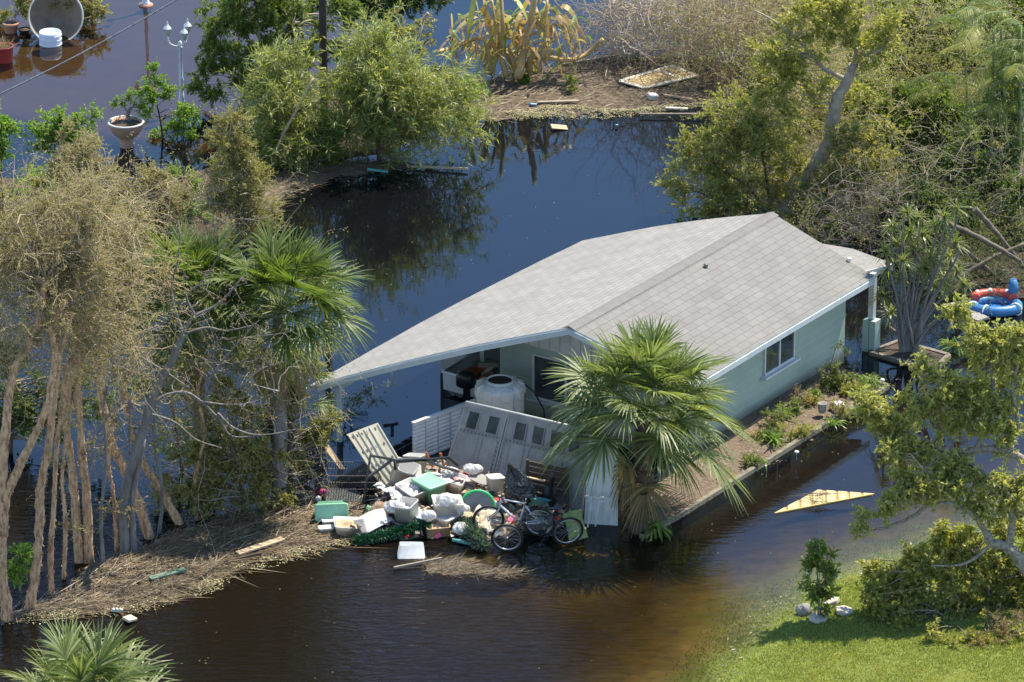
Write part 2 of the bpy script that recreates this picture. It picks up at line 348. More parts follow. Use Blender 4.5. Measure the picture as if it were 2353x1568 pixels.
sheet('ground', .25, ground_z, 400, ground_material(), {
    'grass': lambda X, Y: sstep(-2.0, -.3, lawn_sd(X, Y) + .8 * wob(X, Y, 9, 2.5)),
    'road': lambda X, Y: sstep(10.5, 12.0, Y + .5 * (X + 8)) * sstep(-2.5, -4.0, X)})
def water_material():
    m = bpy.data.materials.new('flood_water'); m.use_nodes = True; n = m.node_tree.nodes; l = m.node_tree.links; n.remove(n['Principled BSDF'])
    tc = n.new('ShaderNodeTexCoord'); at = n.new('ShaderNodeAttribute'); at.attribute_name = 'depth'; wi = n.new('ShaderNodeAttribute'); wi.attribute_name = 'wind_dim'
    def math_(op, a, b_=None, c=None):
        x = n.new('ShaderNodeMath'); x.operation = op
        for i, v in enumerate((a, b_, c)):
            if v is None: continue
            if isinstance(v, (int, float)): x.inputs[i].default_value = v
            else: l.new(v, x.inputs[i])
        return x.outputs[0]
    cc = n.new('ShaderNodeCombineColor')
    for i, k in enumerate((2.4, 3.0, 5.4)): l.new(math_('EXPONENT', math_('MULTIPLY', at.outputs['Fac'], -k)), cc.inputs[i])
    tr = n.new('ShaderNodeBsdfTransparent'); l.new(cc.outputs[0], tr.inputs[0])
    df = n.new('ShaderNodeBsdfDiffuse'); bc = n.new('ShaderNodeMix'); bc.data_type = 'RGBA'; l.new(wi.outputs['Fac'], bc.inputs[0]); bc.inputs[6].default_value = (.004, .0045, .006, 1); bc.inputs[7].default_value = (.0095, .0072, .0042, 1); l.new(bc.outputs[2], df.inputs[0])
    body = n.new('ShaderNodeMixShader'); l.new(math_('SUBTRACT', 1.0, math_('EXPONENT', math_('MULTIPLY', at.outputs['Fac'], -4.2))), body.inputs[0])
    l.new(tr.outputs[0], body.inputs[1]); l.new(df.outputs[0], body.inputs[2])
    mp = n.new('ShaderNodeMapping'); mp.inputs['Scale'].default_value = (.55, 1.7, 1); mp.inputs['Rotation'].default_value = (0, 0, math.radians(-8)); l.new(tc.outputs['Object'], mp.inputs[0])
    t1 = n.new('ShaderNodeTexNoise'); t1.inputs['Scale'].default_value = 4.2; t1.inputs['Detail'].default_value = 3; t1.inputs['Distortion'].default_value = .6; l.new(mp.outputs[0], t1.inputs[0])
    t2 = n.new('ShaderNodeTexNoise'); t2.inputs['Scale'].default_value = .8; t2.inputs['Detail'].default_value = 2; l.new(tc.outputs['Object'], t2.inputs[0])
    h = math_('ADD', math_('MULTIPLY', t1.outputs[0], math_('ADD', math_('MULTIPLY', wi.outputs['Fac'], .030), .0009)), math_('MULTIPLY', t2.outputs[0], .002))
    bp = n.new('ShaderNodeBump'); bp.inputs['Strength'].default_value = 1; bp.inputs['Distance'].default_value = 1.0; l.new(h, bp.inputs['Height'])
    gc = n.new('ShaderNodeMix'); gc.data_type = 'RGBA'; l.new(wi.outputs['Fac'], gc.inputs[0]); gc.inputs[6].default_value = (.72, .84, .95, 1); gc.inputs[7].default_value = (.42, .40, .41, 1)  # reflections painted dimmer over the foreground ripples and bluer behind
    gl = n.new('ShaderNodeBsdfGlossy'); l.new(gc.outputs[2], gl.inputs['Color']); gl.inputs['Roughness'].default_value = .015; l.new(bp.outputs[0], gl.inputs['Normal'])
    fr = n.new('ShaderNodeFresnel'); fr.inputs['IOR'].default_value = 1.37; l.new(bp.outputs[0], fr.inputs['Normal'])
    mx = n.new('ShaderNodeMixShader'); l.new(fr.outputs[0], mx.inputs[0]); l.new(body.outputs[0], mx.inputs[1]); l.new(gl.outputs[0], mx.inputs[2])
    l.new(mx.outputs[0], n['Material Output'].inputs[0]); return m
sheet('water', .25, lambda X, Y: 0 * X, 400, water_material(), {
    'depth': lambda X, Y: np.maximum(0, -ground_z(X, Y)),
    'wind_dim': lambda X, Y: sstep(-10.0, -13.5, Y + .35 * X + .8 * wob(X, Y, 3, .5)) * .9 + .10 * sstep(-7, -10, Y)})
def patch(name, pg, mats, h=.10, soft=.5, amp=.05, st=.08, seed=1, k=5.0, z0=-.03, edge=.14, kind='structure'):
    pg = np.array([P(x, y)[:2] for x, y in pg]); lo = pg.min(0) - .4; hi = pg.max(0) + .4
    X, Y = np.meshgrid(np.arange(lo[0], hi[0], st), np.arange(lo[1], hi[1], st), indexing='ij')
    d = np.where(inside(X, Y, pg), 1, -1) * segdist(X, Y, np.concatenate([pg, pg[:1]])) + edge * wob(X, Y, seed + 50, 4.0)
    Z = z0 + np.clip(d / soft, -.6, 1) * h + amp * wob(X, Y, seed, k) * np.clip(d / soft + .5, 0, 1)
    G = np.stack([X, Y, Z], -1); a, b = X.shape
    i = np.arange(a - 1)[:, None] * b; j = np.arange(b - 1)[None]
    f = np.stack([i + j, i + b + j, i + b + j + 1, i + j + 1], -1).reshape(-1, 4)
    keep = (d.ravel()[f].max(1) > -.12); m = MB(); m.add(G, f[keep], 0, True)
    o = m.build(name, mats, loc=(0, 0, 0))
    if kind == 'structure': struct(o)
    inner = d > .02
    return o, np.stack([X[inner], Y[inner], Z[inner]], -1)
MATM = mat('debris_mat', (.05, .036, .022), .95, (.16, .12, .075), 9, bump=1.0, bscale=30, lo=.3, hi=.7)
SCUM = mat('duckweed_scum', (.30, .27, .14), .95, (.20, .17, .09), 9, bump=.8, bscale=40)
def litter(name, pts, n, R, Lr=(.06, .45), w=.012, extra=0, mats=L_STRAW):
    m = MB(); i = R.integers(0, len(pts), n); p = pts[i] + R.normal(size=(n, 3)) * A(.04, .04, .0) + A(0, 0, .015)
    a = R.normal(.25, .75, n); d = np.stack([np.cos(a), np.sin(a), R.normal(0, .12, n)], -1)
    leaves(m, p, d, R.uniform(*Lr, n) ** 1.0, w, R, 0, upb=3, curl=.0)
    o = m.build(name, mats, loc=(0, 0, 0)); return stuff(o)
LEFTMAT = [(-60, 1440), (60, 1424), (180, 1418), (300, 1408), (400, 1380), (500, 1348), (560, 1304), (640, 1288), (740, 1262), (830, 1238), (860, 1215), (850, 1160), (740, 1160), (640, 1150), (560, 1172), (480, 1185), (430, 1212), (350, 1240), (300, 1268), (230, 1285), (180, 1302), (160, 1330), (150, 1352), (60, 1392), (-60, 1412)]
_, p1 = patch('debris_bank', LEFTMAT, MATM, h=.10, soft=.4, amp=.05, seed=1)
litter('straw_litter', p1, 9000, rng(11))
stuff(litter('straw_litter', p1, 1700, rng(21), (.25, 1.1), .020)); litter('leaf_litter', p1, 2600, rng(22), (.03, .09), .035, mats=leafmat('bank_leaf', [(.30, .23, .12), (.16, .11, .06), (.40, .34, .22), (.10, .09, .03)], trans=.1))
SC1 = [(-60, 1442), (60, 1428), (180, 1422), (300, 1412), (400, 1386), (500, 1354), (560, 1312), (640, 1294), (740, 1268), (800, 1250), (780, 1238), (640, 1270), (540, 1300), (480, 1336), (400, 1366), (300, 1392), (180, 1404), (60, 1412), (-60, 1424)]
_, p2 = patch('debris_bank', [(940, 1292), (1000, 1284), (1080, 1288), (1150, 1304), (1190, 1316), (1140, 1332), (1050, 1330), (985, 1312)], MATM, h=.05, soft=.3, amp=.03, seed=3, z0=-.02, edge=.2)
litter('straw_litter', p2, 900, rng(12), (.05, .4), mats=leafmat('wet_straw', [(.12, .09, .05), (.06, .045, .028), (.20, .155, .09), (.04, .03, .02)], trans=.05))
BACK = [(990, 175), (1100, 178), (1240, 150), (1400, 120), (1620, 125), (1740, 185), (1700, 238), (1600, 242), (1500, 262), (1400, 266), (1300, 270), (1200, 272), (1130, 288), (1050, 270), (1040, 235), (1000, 205)]
_, p3 = patch('debris_bank', BACK, MATM, h=.08, soft=.6, amp=.04, seed=4)
litter('straw_litter', p3, 4200, rng(13), (.08, .6), .02)
SC2 = [(1130, 262), (1250, 244), (1420, 252), (1560, 243), (1700, 228), (1690, 240), (1600, 246), (1500, 264), (1400, 270), (1300, 274), (1200, 276)]
_, p4 = patch('debris_bank', [(560, 470), (590, 400), (640, 385), (760, 372), (870, 362), (980, 372), (985, 388), (860, 400), (760, 422), (690, 442), (650, 466), (615, 500), (560, 580), (420, 610), (340, 590), (420, 520)], MATM, h=.08, soft=.5, amp=.04, seed=6)
litter('straw_litter', p4, 2500, rng(14), (.06, .5), .016)
L_SCUM = leafmat('duckweed', [(.38, .36, .16), (.26, .25, .10), (.46, .42, .26), (.18, .15, .08)], trans=.1)
for k, (pg, src, n, sd) in enumerate(((SC1, p1, 9000, 15), (SC2, p3, 9000, 16))):
    w = np.array([P(x, y)[:2] for x, y in pg]); R = rng(sd); lo, hi = w.min(0) - .2, w.max(0) + .2; X = R.uniform(lo[0], hi[0], n * 5); Y = R.uniform(lo[1], hi[1], n * 5)
    dd = np.where(inside(X, Y, w), 1, -1) * segdist(X, Y, np.concatenate([w, w[:1]])) + .16 * wob(X, Y, 60 + k, 3.5); kk = (dd > R.uniform(-.12, .10, len(X))) & (wob(X, Y, 90 + k, 2.6) + .6 * wob(X, Y, 95 + k, 9) > R.uniform(-.5, .5, len(X))); X, Y = X[kk], Y[kk]
    m = MB(); a = R.uniform(0, 6.28, len(X)); leaves(m, np.stack([X, Y, R.uniform(.01, .10, len(X)) * np.clip(dd[kk] * 6, .15, 1)], -1), np.stack([np.cos(a), np.sin(a), R.normal(0, .15, len(X))], -1), .045, .032, R, 0, upb=4, curl=0)
    stuff(m.build('duckweed', L_SCUM, loc=(0, 0, 0)))
MUD = mat('mud', (.03, .022, .013), .95, (.07, .05, .028), 6, bump=.8, bscale=15)
patch('mud_bank', [(-200, 420), (60, 400), (150, 470), (260, 420), (420, 405), (520, 330), (600, 395), (560, 560), (380, 600), (150, 640), (-200, 640)], MUD, h=.12, soft=.8, amp=.05, st=.15, seed=7)
patch('mud_bank', [(560, 235), (660, 215), (790, 200), (1010, 190), (1050, 270), (900, 360), (740, 380), (640, 385), (590, 330)], MUD, h=.12, soft=.8, amp=.05, st=.15, seed=8)
patch('mud_bank', [(1780, 500), (1890, 545), (2120, 610), (2200, 700), (2450, 680), (2600, 300), (2400, -100), (1720, -100), (1700, 90), (1740, 200), (1760, 330), (1700, 450)], MUD, h=.14, soft=.8, amp=.06, st=.18, seed=9)
# lawn grass: nobody could count the blades
R = rng(31); n = 280000
X = R.uniform(1.5, 14.5, n); Y = R.uniform(-20.5, -8.5, n); sd = lawn_sd(X, Y) + .25 * wob(X, Y, 77, 3)
k = sd > R.uniform(-1.3, .4, n); X, Y = X[k], Y[k]
m = MB(); p = np.stack([X, Y, ground_z(X, Y) - .01], -1); d = np.stack([R.normal(0, .5, len(X)), R.normal(0, .5, len(X)), np.ones(len(X))], -1)
pz = wob(X, Y, 12, .9) + .5 * wob(X, Y, 13, 3.5) + R.normal(0, .25, len(X))
for mi_, kk in enumerate((pz < .35, pz >= .35)): leaves(m, p[kk], d[kk], (.060 * (1 + .4 * wob(X, Y, 4, 2)))[kk] * (1 - .3 * mi_), .016, R, mi_, upb=.2)
stuff(m.build('lawn_grass', [L_GRASS, leafmat('yellowed_grass', [(.42, .41, .10), (.31, .33, .07), (.50, .46, .20)], trans=.4)], loc=(0, 0, 0)), 'bright green lawn grass rising out of the flood water', 'grass')
R = rng(34); n = 2600; X = R.uniform(1.5, 13, n * 3); Y = R.uniform(-19, -9, n * 3); sd = lawn_sd(X, Y) + .30 * wob(X, Y, 41, 1.8); k = np.abs(sd + .15) < R.uniform(0, .35, len(X)); X, Y = X[k], Y[k]
m = MB(); a = R.normal(.6, .7, len(X)); leaves(m, np.stack([X, Y, np.maximum(ground_z(X, Y), 0) + .02], -1), np.stack([np.cos(a), np.sin(a), 0 * a], -1), .10, .018, R, 0, upb=6, curl=0)
stuff(m.build('wrack_litter', L_STRAW, loc=(0, 0, 0)))
# floating leaf specks
R = rng(33); n = 300; X = R.uniform(-10, 10, n); Y = R.uniform(-17, 14, n); m = MB()
a = R.uniform(0, 6.28, n); leaves(m, np.stack([X, Y, np.full(n, .006)], -1), np.stack([np.cos(a), np.sin(a), 0 * a], -1), .042, .03, R, 0, upb=9, curl=0)
stuff(m.build('floating_leaves', leafmat('fallen_leaf', [(.35, .29, .13), (.22, .21, .08), (.42, .37, .26)]), loc=(0, 0, 0)))

# ================================================================ the house
HN = A(1.22, -5.99, 0); HU = nrm(A(.567, .824, 0)); HV = A(HU[1], -HU[0], 0)
def H(s, t, z): return HN + HU * s + HV * t + A(0, 0, z)      # s along the ridge, t to the right of it
RL = 8.24
ROOFL = brickmat('shingle_lit', (.272, .263, .243), (.232, .224, .207), (.175, .168, .154), .34, .17, .012, bump=.6, noise=.12)  # left slope's brighter light is put into a lighter shingle colour
ROOFR = brickmat('shingle_shaded', (.198, .191, .178), (.178, .172, .16), (.098, .092, .083), .33, .195, .007, bump=.3, noise=.13)  # same shingles, painted darker for the dimmer right slope
BLOCK = brickmat('painted_block', (.33, .395, .33), (.32, .385, .32), (.40, .46, .40), 40, .2, .006, rough=.8, bump=.2, noise=.09, stain=True)
house = T('house', 'flooded single storey house with pale grey shingle roof and seafoam green block walls', 'house', H(4, 0, 0))
zr, ze = 2.80, 2.08; tR = 2.95
Nn, Nf = H(0, 0, zr), H(RL, 0, zr); En, Ef = H(.05, tR, ze), H(RL - .45, tR, ze)
Cl, Df = P(705, 889, 1.36), P(1337, 553, 1.22)
def roofpart(q, name, mt, th, rows):
    q = np.asarray(q); m = MB(); nn = nrm(np.cross(q[1] - q[0], q[3] - q[0])); nn = nn if nn[2] > 0 else -nn
    a, b = 40, rows; S_, T_ = np.meshgrid(np.linspace(0, 1, a), np.linspace(0, 1, b), indexing='ij')
    G = (q[0][None, None] * ((1 - S_) * (1 - T_))[..., None] + q[1] * (S_ * (1 - T_))[..., None] + q[2] * (S_ * T_)[..., None] + q[3] * ((1 - S_) * T_)[..., None])
    bow = (wob(S_ * 9, T_ * 4, 8, 1.0) * .012 + (.09 * np.sin(math.pi * T_) ** 1.0 if name == 'left' else 0)) * (T_ > 0)
    G[..., 2] += bow + (.08 * np.sin(math.pi * S_) * T_ ** 2 if name == 'left' else 0)
    uv = np.stack([(G - q[0]) @ HU, np.linalg.norm((G - q[0]) - ((G - q[0]) @ HU)[..., None] * HU, axis=-1)], -1)
    grid(m, G, 0, False, uv=uv); G2 = G - nn * th; grid(m, G2[:, ::-1], 1, False)
    for e, e2 in ((G[0], G2[0]), (G[-1], G2[-1]), (G[:, -1], G2[:, -1])): grid(m, np.stack([e, e2]), 1, False)
    return m, G
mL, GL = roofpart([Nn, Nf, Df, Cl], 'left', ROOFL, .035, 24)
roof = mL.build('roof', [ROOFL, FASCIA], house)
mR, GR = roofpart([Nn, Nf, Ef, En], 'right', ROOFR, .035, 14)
roof2 = mR.build('roof', [ROOFR, FASCIA], house); roof2['label'] = 'right roof slope painted darker for its dimmer light with a grid of square shingles'
m = MB()
for o in (-1, 1):
    pass
capw = .16; drop = capw * (zr - ze) / tR
loft(m, [[H(-.02, -capw, zr - .03), H(-.02, 0, zr + .03), H(-.02, capw, zr - drop + .012), H(-.02, 0, zr - .02)], [H(RL + .02, -capw, zr - .03), H(RL + .02, 0, zr + .03), H(RL + .02, capw, zr - drop + .012), H(RL + .02, 0, zr - .02)]], 0, True, True)
m.build('ridge_cap', mat('ridge_shingle', (.18, .173, .163), .9, (.145, .14, .13), 5, bump=.4), roof)
def fascia(edge, hgt, off=A(0, 0, -.037), th=.03, out=None):
    m = MB(); e = np.asarray(edge) + off
    o = out * th
    for i in range(len(e) - 1):
        a, b = e[i], e[i + 1]; hexa(m, [a + A(0, 0, -hgt), b + A(0, 0, -hgt), b + o + A(0, 0, -hgt), a + o + A(0, 0, -hgt)], [a, b, b + o, a + o])
    return m.build('fascia', FASCIA, house)
fascia(GL[0][::2], .13, out=-HU); fascia(GR[0][::2], .13, out=-HU); fascia(GR[:, -1][::3], .12, out=HV); fascia(GL[:, -1][::3], .12, out=-HV); fascia(GR[-1][::2], .12, out=HU); fascia(GL[-1][::2], .12, out=HU)
# walls (block courses), each a slab with openings left as proud frames
def zroofR(t): return zr + (ze - zr) * t / tR
gs, gl, gr, ge = .70, -2.28, 2.45, 7.42            # gable face, left wall, right wall, far end
wt = .15
def wall(a, b, zb, zt, mt=BLOCK, name='wall', out=None, th=wt):
    m = MB(); a = np.asarray(a); b = np.asarray(b); L = np.linalg.norm((b - a)[:2]); i = -out * th
    q = [a + A(0, 0, zb), b + A(0, 0, zb), b + A(0, 0, zt), a + A(0, 0, zt)]
    uv = [(0, zb), (L, zb), (L, zt), (0, zt)] * 2
    m.add(np.array(q + [x + i for x in q]), QB, 0, uv=uv); return m.build(name, mt, house)
wall(H(gs, gr, 0), H(ge, gr, 0), -.9, 2.13, out=HV)
wall(H(gs + wt + .003, gl, 0), H(ge - wt, gl, 0), -.9, 2.06, out=-HV)
wall(H(gs, gl, 0), H(gs, gr - wt - .003, 0), -.9, 1.80, out=-HU)
wall(H(ge, gl, 0), H(ge, gr - wt - .003, 0), -.9, 2.06, out=HU)
# gable of vertical white boards
m = MB(); e0 = H(gs - .012, gl, 1.803); e1 = H(gs - .012, gr - .12, 1.803); top = [H(gs - .012, gr - .12, zroofR(gr - .12) - .06), H(gs - .012, 0, zr - .075), H(gs - .012, gl, 2.08)]
ring = np.array([e0, e1] + top); back = ring + HU * .06
m.add(np.concatenate([ring, back]), [[4, 3, 2, 1, 0]]); m.more([[5, 6, 7, 8, 9]])
for i in range(5): m.more([[i, (i + 1) % 5, 5 + (i + 1) % 5, 5 + i]])
gab = m.build('gable_boards', mat('gable_paint', (.62, .64, .62), .7, (.50, .52, .51), 6), house)
m = MB()
for i in range(17):
    t = gl + .22 + i * .27
    if t > gr - .25: break
    zt = (zr + (2.08 - zr) * abs(t / gl) if t < 0 else zroofR(t)) - .10
    hexa(m, [H(gs - .018, t, 1.81), H(gs - .018, t + .016, 1.81), H(gs - .0121, t + .016, 1.81), H(gs - .0121, t, 1.81)], [H(gs - .018, t, zt), H(gs - .018, t + .016, zt), H(gs - .0121, t + .016, zt), H(gs - .0121, t, zt)])
m.build('board_groove', mat('groove', (.34, .36, .36), .8), gab)
def window(s0, t0, s1, t1, z0, z1, out, n=2, sill=True):
    a, b = H(s0, t0, 0), H(s1, t1, 0); d = nrm(b - a); m = MB()
    def fr(p, q, w): bar(m, p + out * .012, q + out * .012, .045, w, up=tuple(out))
    for z in (z0, z1): fr(a + A(0, 0, z), b + A(0, 0, z), .055)
    L = np.linalg.norm(b - a)
    for k in range(n + 1): fr(a + d * L * k / n + A(0, 0, z0 + .024), a + d * L * k / n + A(0, 0, z1 - .024), .055)
    w = m.build('window', WHITE, house)
    for k in range(n):
        m = MB(); p, q = a + d * (L * k / n + .024), a + d * (L * (k + 1) / n - .024)
        hexa(m, [p + A(0, 0, z0 + .02), q + A(0, 0, z0 + .02), q + out * .012 + A(0, 0, z0 + .02), p + out * .012 + A(0, 0, z0 + .02)], [p + A(0, 0, z1 - .02), q + A(0, 0, z1 - .02), q + out * .012 + A(0, 0, z1 - .02), p + out * .012 + A(0, 0, z1 - .02)])
        m.build('pane', GLASS, w)
    if sill:
        m = MB(); p, q = a - d * .12 + A(0, 0, z0 - .07), b + d * .12 + A(0, 0, z0 - .07)
        hexa(m, [p, q, q + out * .13, p + out * .13], [p + A(0, 0, .06), q + A(0, 0, .06), q + out * .13 + A(0, 0, .045), p + out * .13 + A(0, 0, .045)]); m.build('sill', WHITE, w)
def wall_s(x, y):       # where a sight line meets the right wall: distance along the ridge and height
    r = ray(x, y); k = ((HN + HV * gr - CAM) @ HV) / (r @ HV); w = CAM + r * k; return (w - HN) @ HU, w[2]
def wall_t(x, y, s=gs):
    r = ray(x, y); k = ((HN + HU * s - CAM) @ HU) / (r @ HU); w = CAM + r * k; return (w - HN) @ HV, w[2]
s0, z0 = wall_s(1755, 862); s1, z1 = wall_s(1822, 818)
print('WINDOW', s0, z0, s1, z1, 'GABLEWIN', wall_t(1227, 835), wall_t(1390, 940))
window(s0, gr, s1, gr, min(z0, z1), 1.84, HV)
window(gs, wall_t(1227, 835)[0], gs, wall_t(1227, 835)[0] + 1.7, .62, 1.62, -HU)
# vents and the eave lamp
def roof_st(x, y):
    nn = np.cross(HU, HV * tR + A(0, 0, ze - zr)); r = ray(x, y); w = CAM + r * (((Nn - CAM) @ nn) / (r @ nn)); return (w - HN) @ HU, (w - HN) @ HV
for (s, t), c in ((roof_st(1622, 614), (.16, .14, .12)), (roof_st(1951, 600), (.75, .75, .75))):
    m = MB(); zz = zroofR(t); lathe(m, [(.045, -.04), (.045, .04), (.055, .05), (.055, .07), (.0, .08)], H(s, t, zz), 10); m.build('roof_vent', mat('vent', c, .5), house)
m = MB(); lathe(m, [(.0, 0), (.055, 0), (.06, .04), (.035, .13), (.03, .16), (.0, .17)], H(gs - .16, .12, 2.42), 12, rotm(.9, 2.1, 0)); bar(m, H(gs - .02, .1, 2.50), H(gs - .14, .12, 2.45), .03); m.build('floodlight', mat('lamp_metal', (.35, .36, .36), .4, metal=.6), house)
# carport posts and bracket, porch post on its block pier, small rear porch roof
def post(a, h0, h1, w=.10, name='post', mt=None):
    m = MB(); box(m, A(a[0], a[1], (h0 + h1) / 2), (w, w, h1 - h0), rotm(math.atan2(HU[1], HU[0]))); return m.build(name, mt or FASCIA, house, bevel=.008)
pc = Cl + HU * .55 + HV * .45; post(pc, -.9, 1.33); pd = Df - HU * .5 + HV * .4; post(pd, -.9, 1.17); pm = (pc + pd) / 2; post(pm, -.9, 1.24)
m = MB(); bar(m, pc + A(0, 0, -.25 + 1.33 - pc[2] + .20), pd + A(0, 0, -.10 + 1.24 - pd[2] + .02), .09, .14); m.build('beam', FASCIA, house)
pb = P(1111, 872); post(pb, -.9, 1.62, .12, mt=mat('green_paint', (.32, .40, .34), .7)); m = MB()
bar(m, P(1098, 838, .78), P(1145, 838, .78), .10, .10); bar(m, P(1108, 862, .38), P(1134, 842, .72), .06, .08); m.build('bracket', WOODG, house)
m = MB()
q = [(895, 862), (908, 888), (870, 880)]
bar(m, Q(900, 857, P(900, 930)[1]), Q(900, 882, P(900, 930)[1]), .07); bar(m, Q(880, 880, P(900, 930)[1]), Q(914, 886, P(900, 930)[1]), .05, .06); m.build('carport_hanger', FASCIA, house)
pp = P(2001, 806); m = MB(); Rh = rotm(math.atan2(HU[1], HU[0]))
for o in (-.085, .085): box(m, pp + HV * o + A(0, 0, .12), (.25, .155, 1.30), Rh)
m.build('pier', mat('pier_paint', (.36, .47, .43), .85, (.30, .40, .37), 4), house, bevel=.006)
m = MB(); box(m, pp + A(0, 0, 1.34), (.13, .13, 1.08), Rh)
for o in (-.05, 0, .05): box(m, pp + HV * o - HU * .067 + A(0, 0, 1.34), (.012, .014, 1.0), Rh)
m.build('porch_post', WHITE, house)
q = np.array([P(1890, 560, 1.98), P(1952, 632, 1.98), P(2052, 606, 1.86), P(1960, 572, 1.92)]); m = MB()
hexa(m, q - A(0, 0, .12), q, 0); pr_ = m.build('porch_roof', [mat('porch_shingle', (.24, .23, .215), .9, (.18, .17, .16), 7, bump=.4)], house)
m = MB(); e = nrm(q[2] - q[1]); nn = A(e[1], -e[0], 0)
hexa(m, [q[1] + A(0, 0, -.16), q[2] + A(0, 0, -.16), q[2] + nn * .03 + A(0, 0, -.16), q[1] + nn * .03 + A(0, 0, -.16)], [q[1], q[2], q[2] + nn * .03, q[1] + nn * .03]); m.build('fascia', FASCIA, pr_)
# ================================================================ flower bed and planter
BEDO = [P(x, y)[:2] for x, y in [(1475, 1238), (1560, 1190), (1660, 1127), (1760, 1066), (1850, 1010), (1940, 954), (2040, 893)]]
m = MB(); bi = [H(s, gr + .004, 0)[:2] for s in np.linspace(-.9, 6.9, 7)]
G = np.array([[A(*(a * (1 - t) + b * t), .02 + .13 * (1 - t) + .03 * math.sin(i * 5 + t * 9)) for t in np.linspace(0, 1, 9)] for i, (a, b) in enumerate(zip(bi, BEDO))])
grid(m, G); MULCH = mat('mulch', (.06, .045, .032), .95, (.22, .16, .11), 16, bump=1, bscale=35, lo=.3, hi=.7)
struct(m.build('flower_bed', MULCH, loc=(0, 0, 0)))
lp = G.reshape(-1, 3); litter('mulch_chips', np.concatenate([lp + rng(i).normal(size=lp.shape) * A(.15, .15, .0) for i in range(6)]) + A(-.1, .05, .01), 1600, rng(61), (.03, .10), .02)
m = MB(); KW = mat('weathered_kerb', (.27, .24, .17), .9, (.10, .085, .06), 5, bump=.9)
ends = [np.asarray(bi[0]) + .0] + BEDO + [np.asarray(bi[-1])]
for a, b in zip(ends[:-1], ends[1:]):
    d = (b - a) / np.linalg.norm(b - a); bar(m, A(*(a + d * .01), -.20), A(*(b - d * .01), -.20), .11, .60)
put(m.build('bed_kerb', KW, loc=A(*BEDO[3], 0)), 'long weathered kerb edging the mulch bed beside the house wall', 'kerb')
PL = [P(x, y)[:2] for x, y in [(2000, 815), (2065, 790), (2180, 822), (2145, 858)]]
c0 = np.mean(PL, 0); pt = T('planter_bed', 'low concrete edged planter island around the multi stemmed dracaena', 'planter', A(*c0, 0))
m = MB()
for a, b in zip(PL, PL[1:] + PL[:1]): bar(m, A(*a, -.2), A(*b, -.2), .11, .58)
m.build('kerb', mat('planter_concrete', (.22, .19, .15), .9, (.13, .11, .08), 6, bump=.6), pt); m = MB(); G = np.array([[A(*(PL[0] * (1 - u) * (1 - v) + PL[1] * u * (1 - v) + PL[2] * u * v + PL[3] * (1 - u) * v), .05 + .06 * math.sin(3.1 * u) * math.sin(3.1 * v)) for v in np.linspace(0, 1, 8)] for u in np.linspace(0, 1, 8)]); grid(m, G); m.build('soil', SOIL, pt)

# ================================================================ carport contents, tank, fallen shed
bt = T('boat', 'white open skiff moored under the carport roof behind the tank', 'boat', P(1050, 915)); b0 = P(1046, 914, 0) + HU * .05 + HV * .25
def BL(x, y, z): return b0 + HU * x + HV * y + A(0, 0, z)
m = MB(); st = [(0, .62, .0), (.8, .66, -.05), (2, .66, -.05), (2.9, .50, 0), (3.5, .24, .08), (3.8, .03, .2)]
def sec(x, w, k, inn=0):
    w2 = max(.01, w - inn); return [BL(x, -w2, .50), BL(x, -w2 * .85, .1 + k), BL(x, 0, -.18 + k + inn * 2), BL(x, w2 * .85, .1 + k), BL(x, w2, .50)]
grid(m, np.array([sec(*s) for s in st])); grid(m, np.array([sec(*s, .07) for s in st])[:, ::-1])
hexa(m, [BL(0, -.6, .1), BL(.05, -.6, .1), BL(.05, .6, .1), BL(0, .6, .1)], [BL(0, -.62, .5), BL(.05, -.62, .5), BL(.05, .62, .5), BL(0, .62, .5)]); m.more([[0, 1, 2, 3]])
m.build('hull', WHITE, bt); m = MB()
tube(m, [BL(x, -w, .51) for x, w, k in st] + [BL(x, w, .51) for x, w, k in st[::-1]], .035, 6, closed=True); m.build('gunwale', WHITE, bt)
m = MB(); hexa(m, [BL(1.2, -.55, .2), BL(1.5, -.55, .2), BL(1.5, .55, .2), BL(1.2, .55, .2)], [BL(1.2, -.58, .36), BL(1.5, -.58, .36), BL(1.5, .58, .36), BL(1.2, .58, .36)]); m.build('seat', WOODG, bt)
m = MB(); loft(m, [np.c_[rr(.28 * k, .42 * k, .08 * k), np.zeros(16)] @ rotm(math.atan2(HU[1], HU[0])).T + BL(-.25, .18, z) for z, k in ((.42, .7), (.46, 1), (.68, 1), (.78, .8), (.8, .4))], 0, True, True, True); bar(m, BL(-.22, .18, -.4), BL(-.22, .18, .45), .12, .16); bar(m, BL(-.1, .18, .45), BL(.3, .18, .55), .04); m.build('outboard_motor', BLACK, bt)
m = MB(); lathe(m, [(.22, 0), (.30, .22), (.32, .24), (.28, .24), (.2, .02), (0, .02)], BL(.55, -.05, .22), 20); put(m.build('bucket', ORANGE, loc=BL(.55, -.05, .2)), 'orange tub lying inside the skiff behind the motor', 'tub')
fz = T('freezer', 'white upright cabinet standing in the water behind the skiff', 'cabinet', P(1066, 868)); m = MB(); box(m, P(1066, 866) + A(.0, .5, .55), (.72, .8, 1.5), rotm(math.atan2(HU[1], HU[0]) - 1.57)); m.build('body', WHITE, fz, bevel=.03); m = MB(); fb = P(1066, 866) + A(0, .5, .55); Rz = rotm(math.atan2(HU[1], HU[0]) - 1.57); box(m, fb + Rz @ A(0, -.42, .1), (.70, .035, 1.2), Rz); box(m, fb + Rz @ A(-.28, -.45, .1), (.03, .03, .4), Rz); m.build('door', GREYPL, fz, bevel=.01)

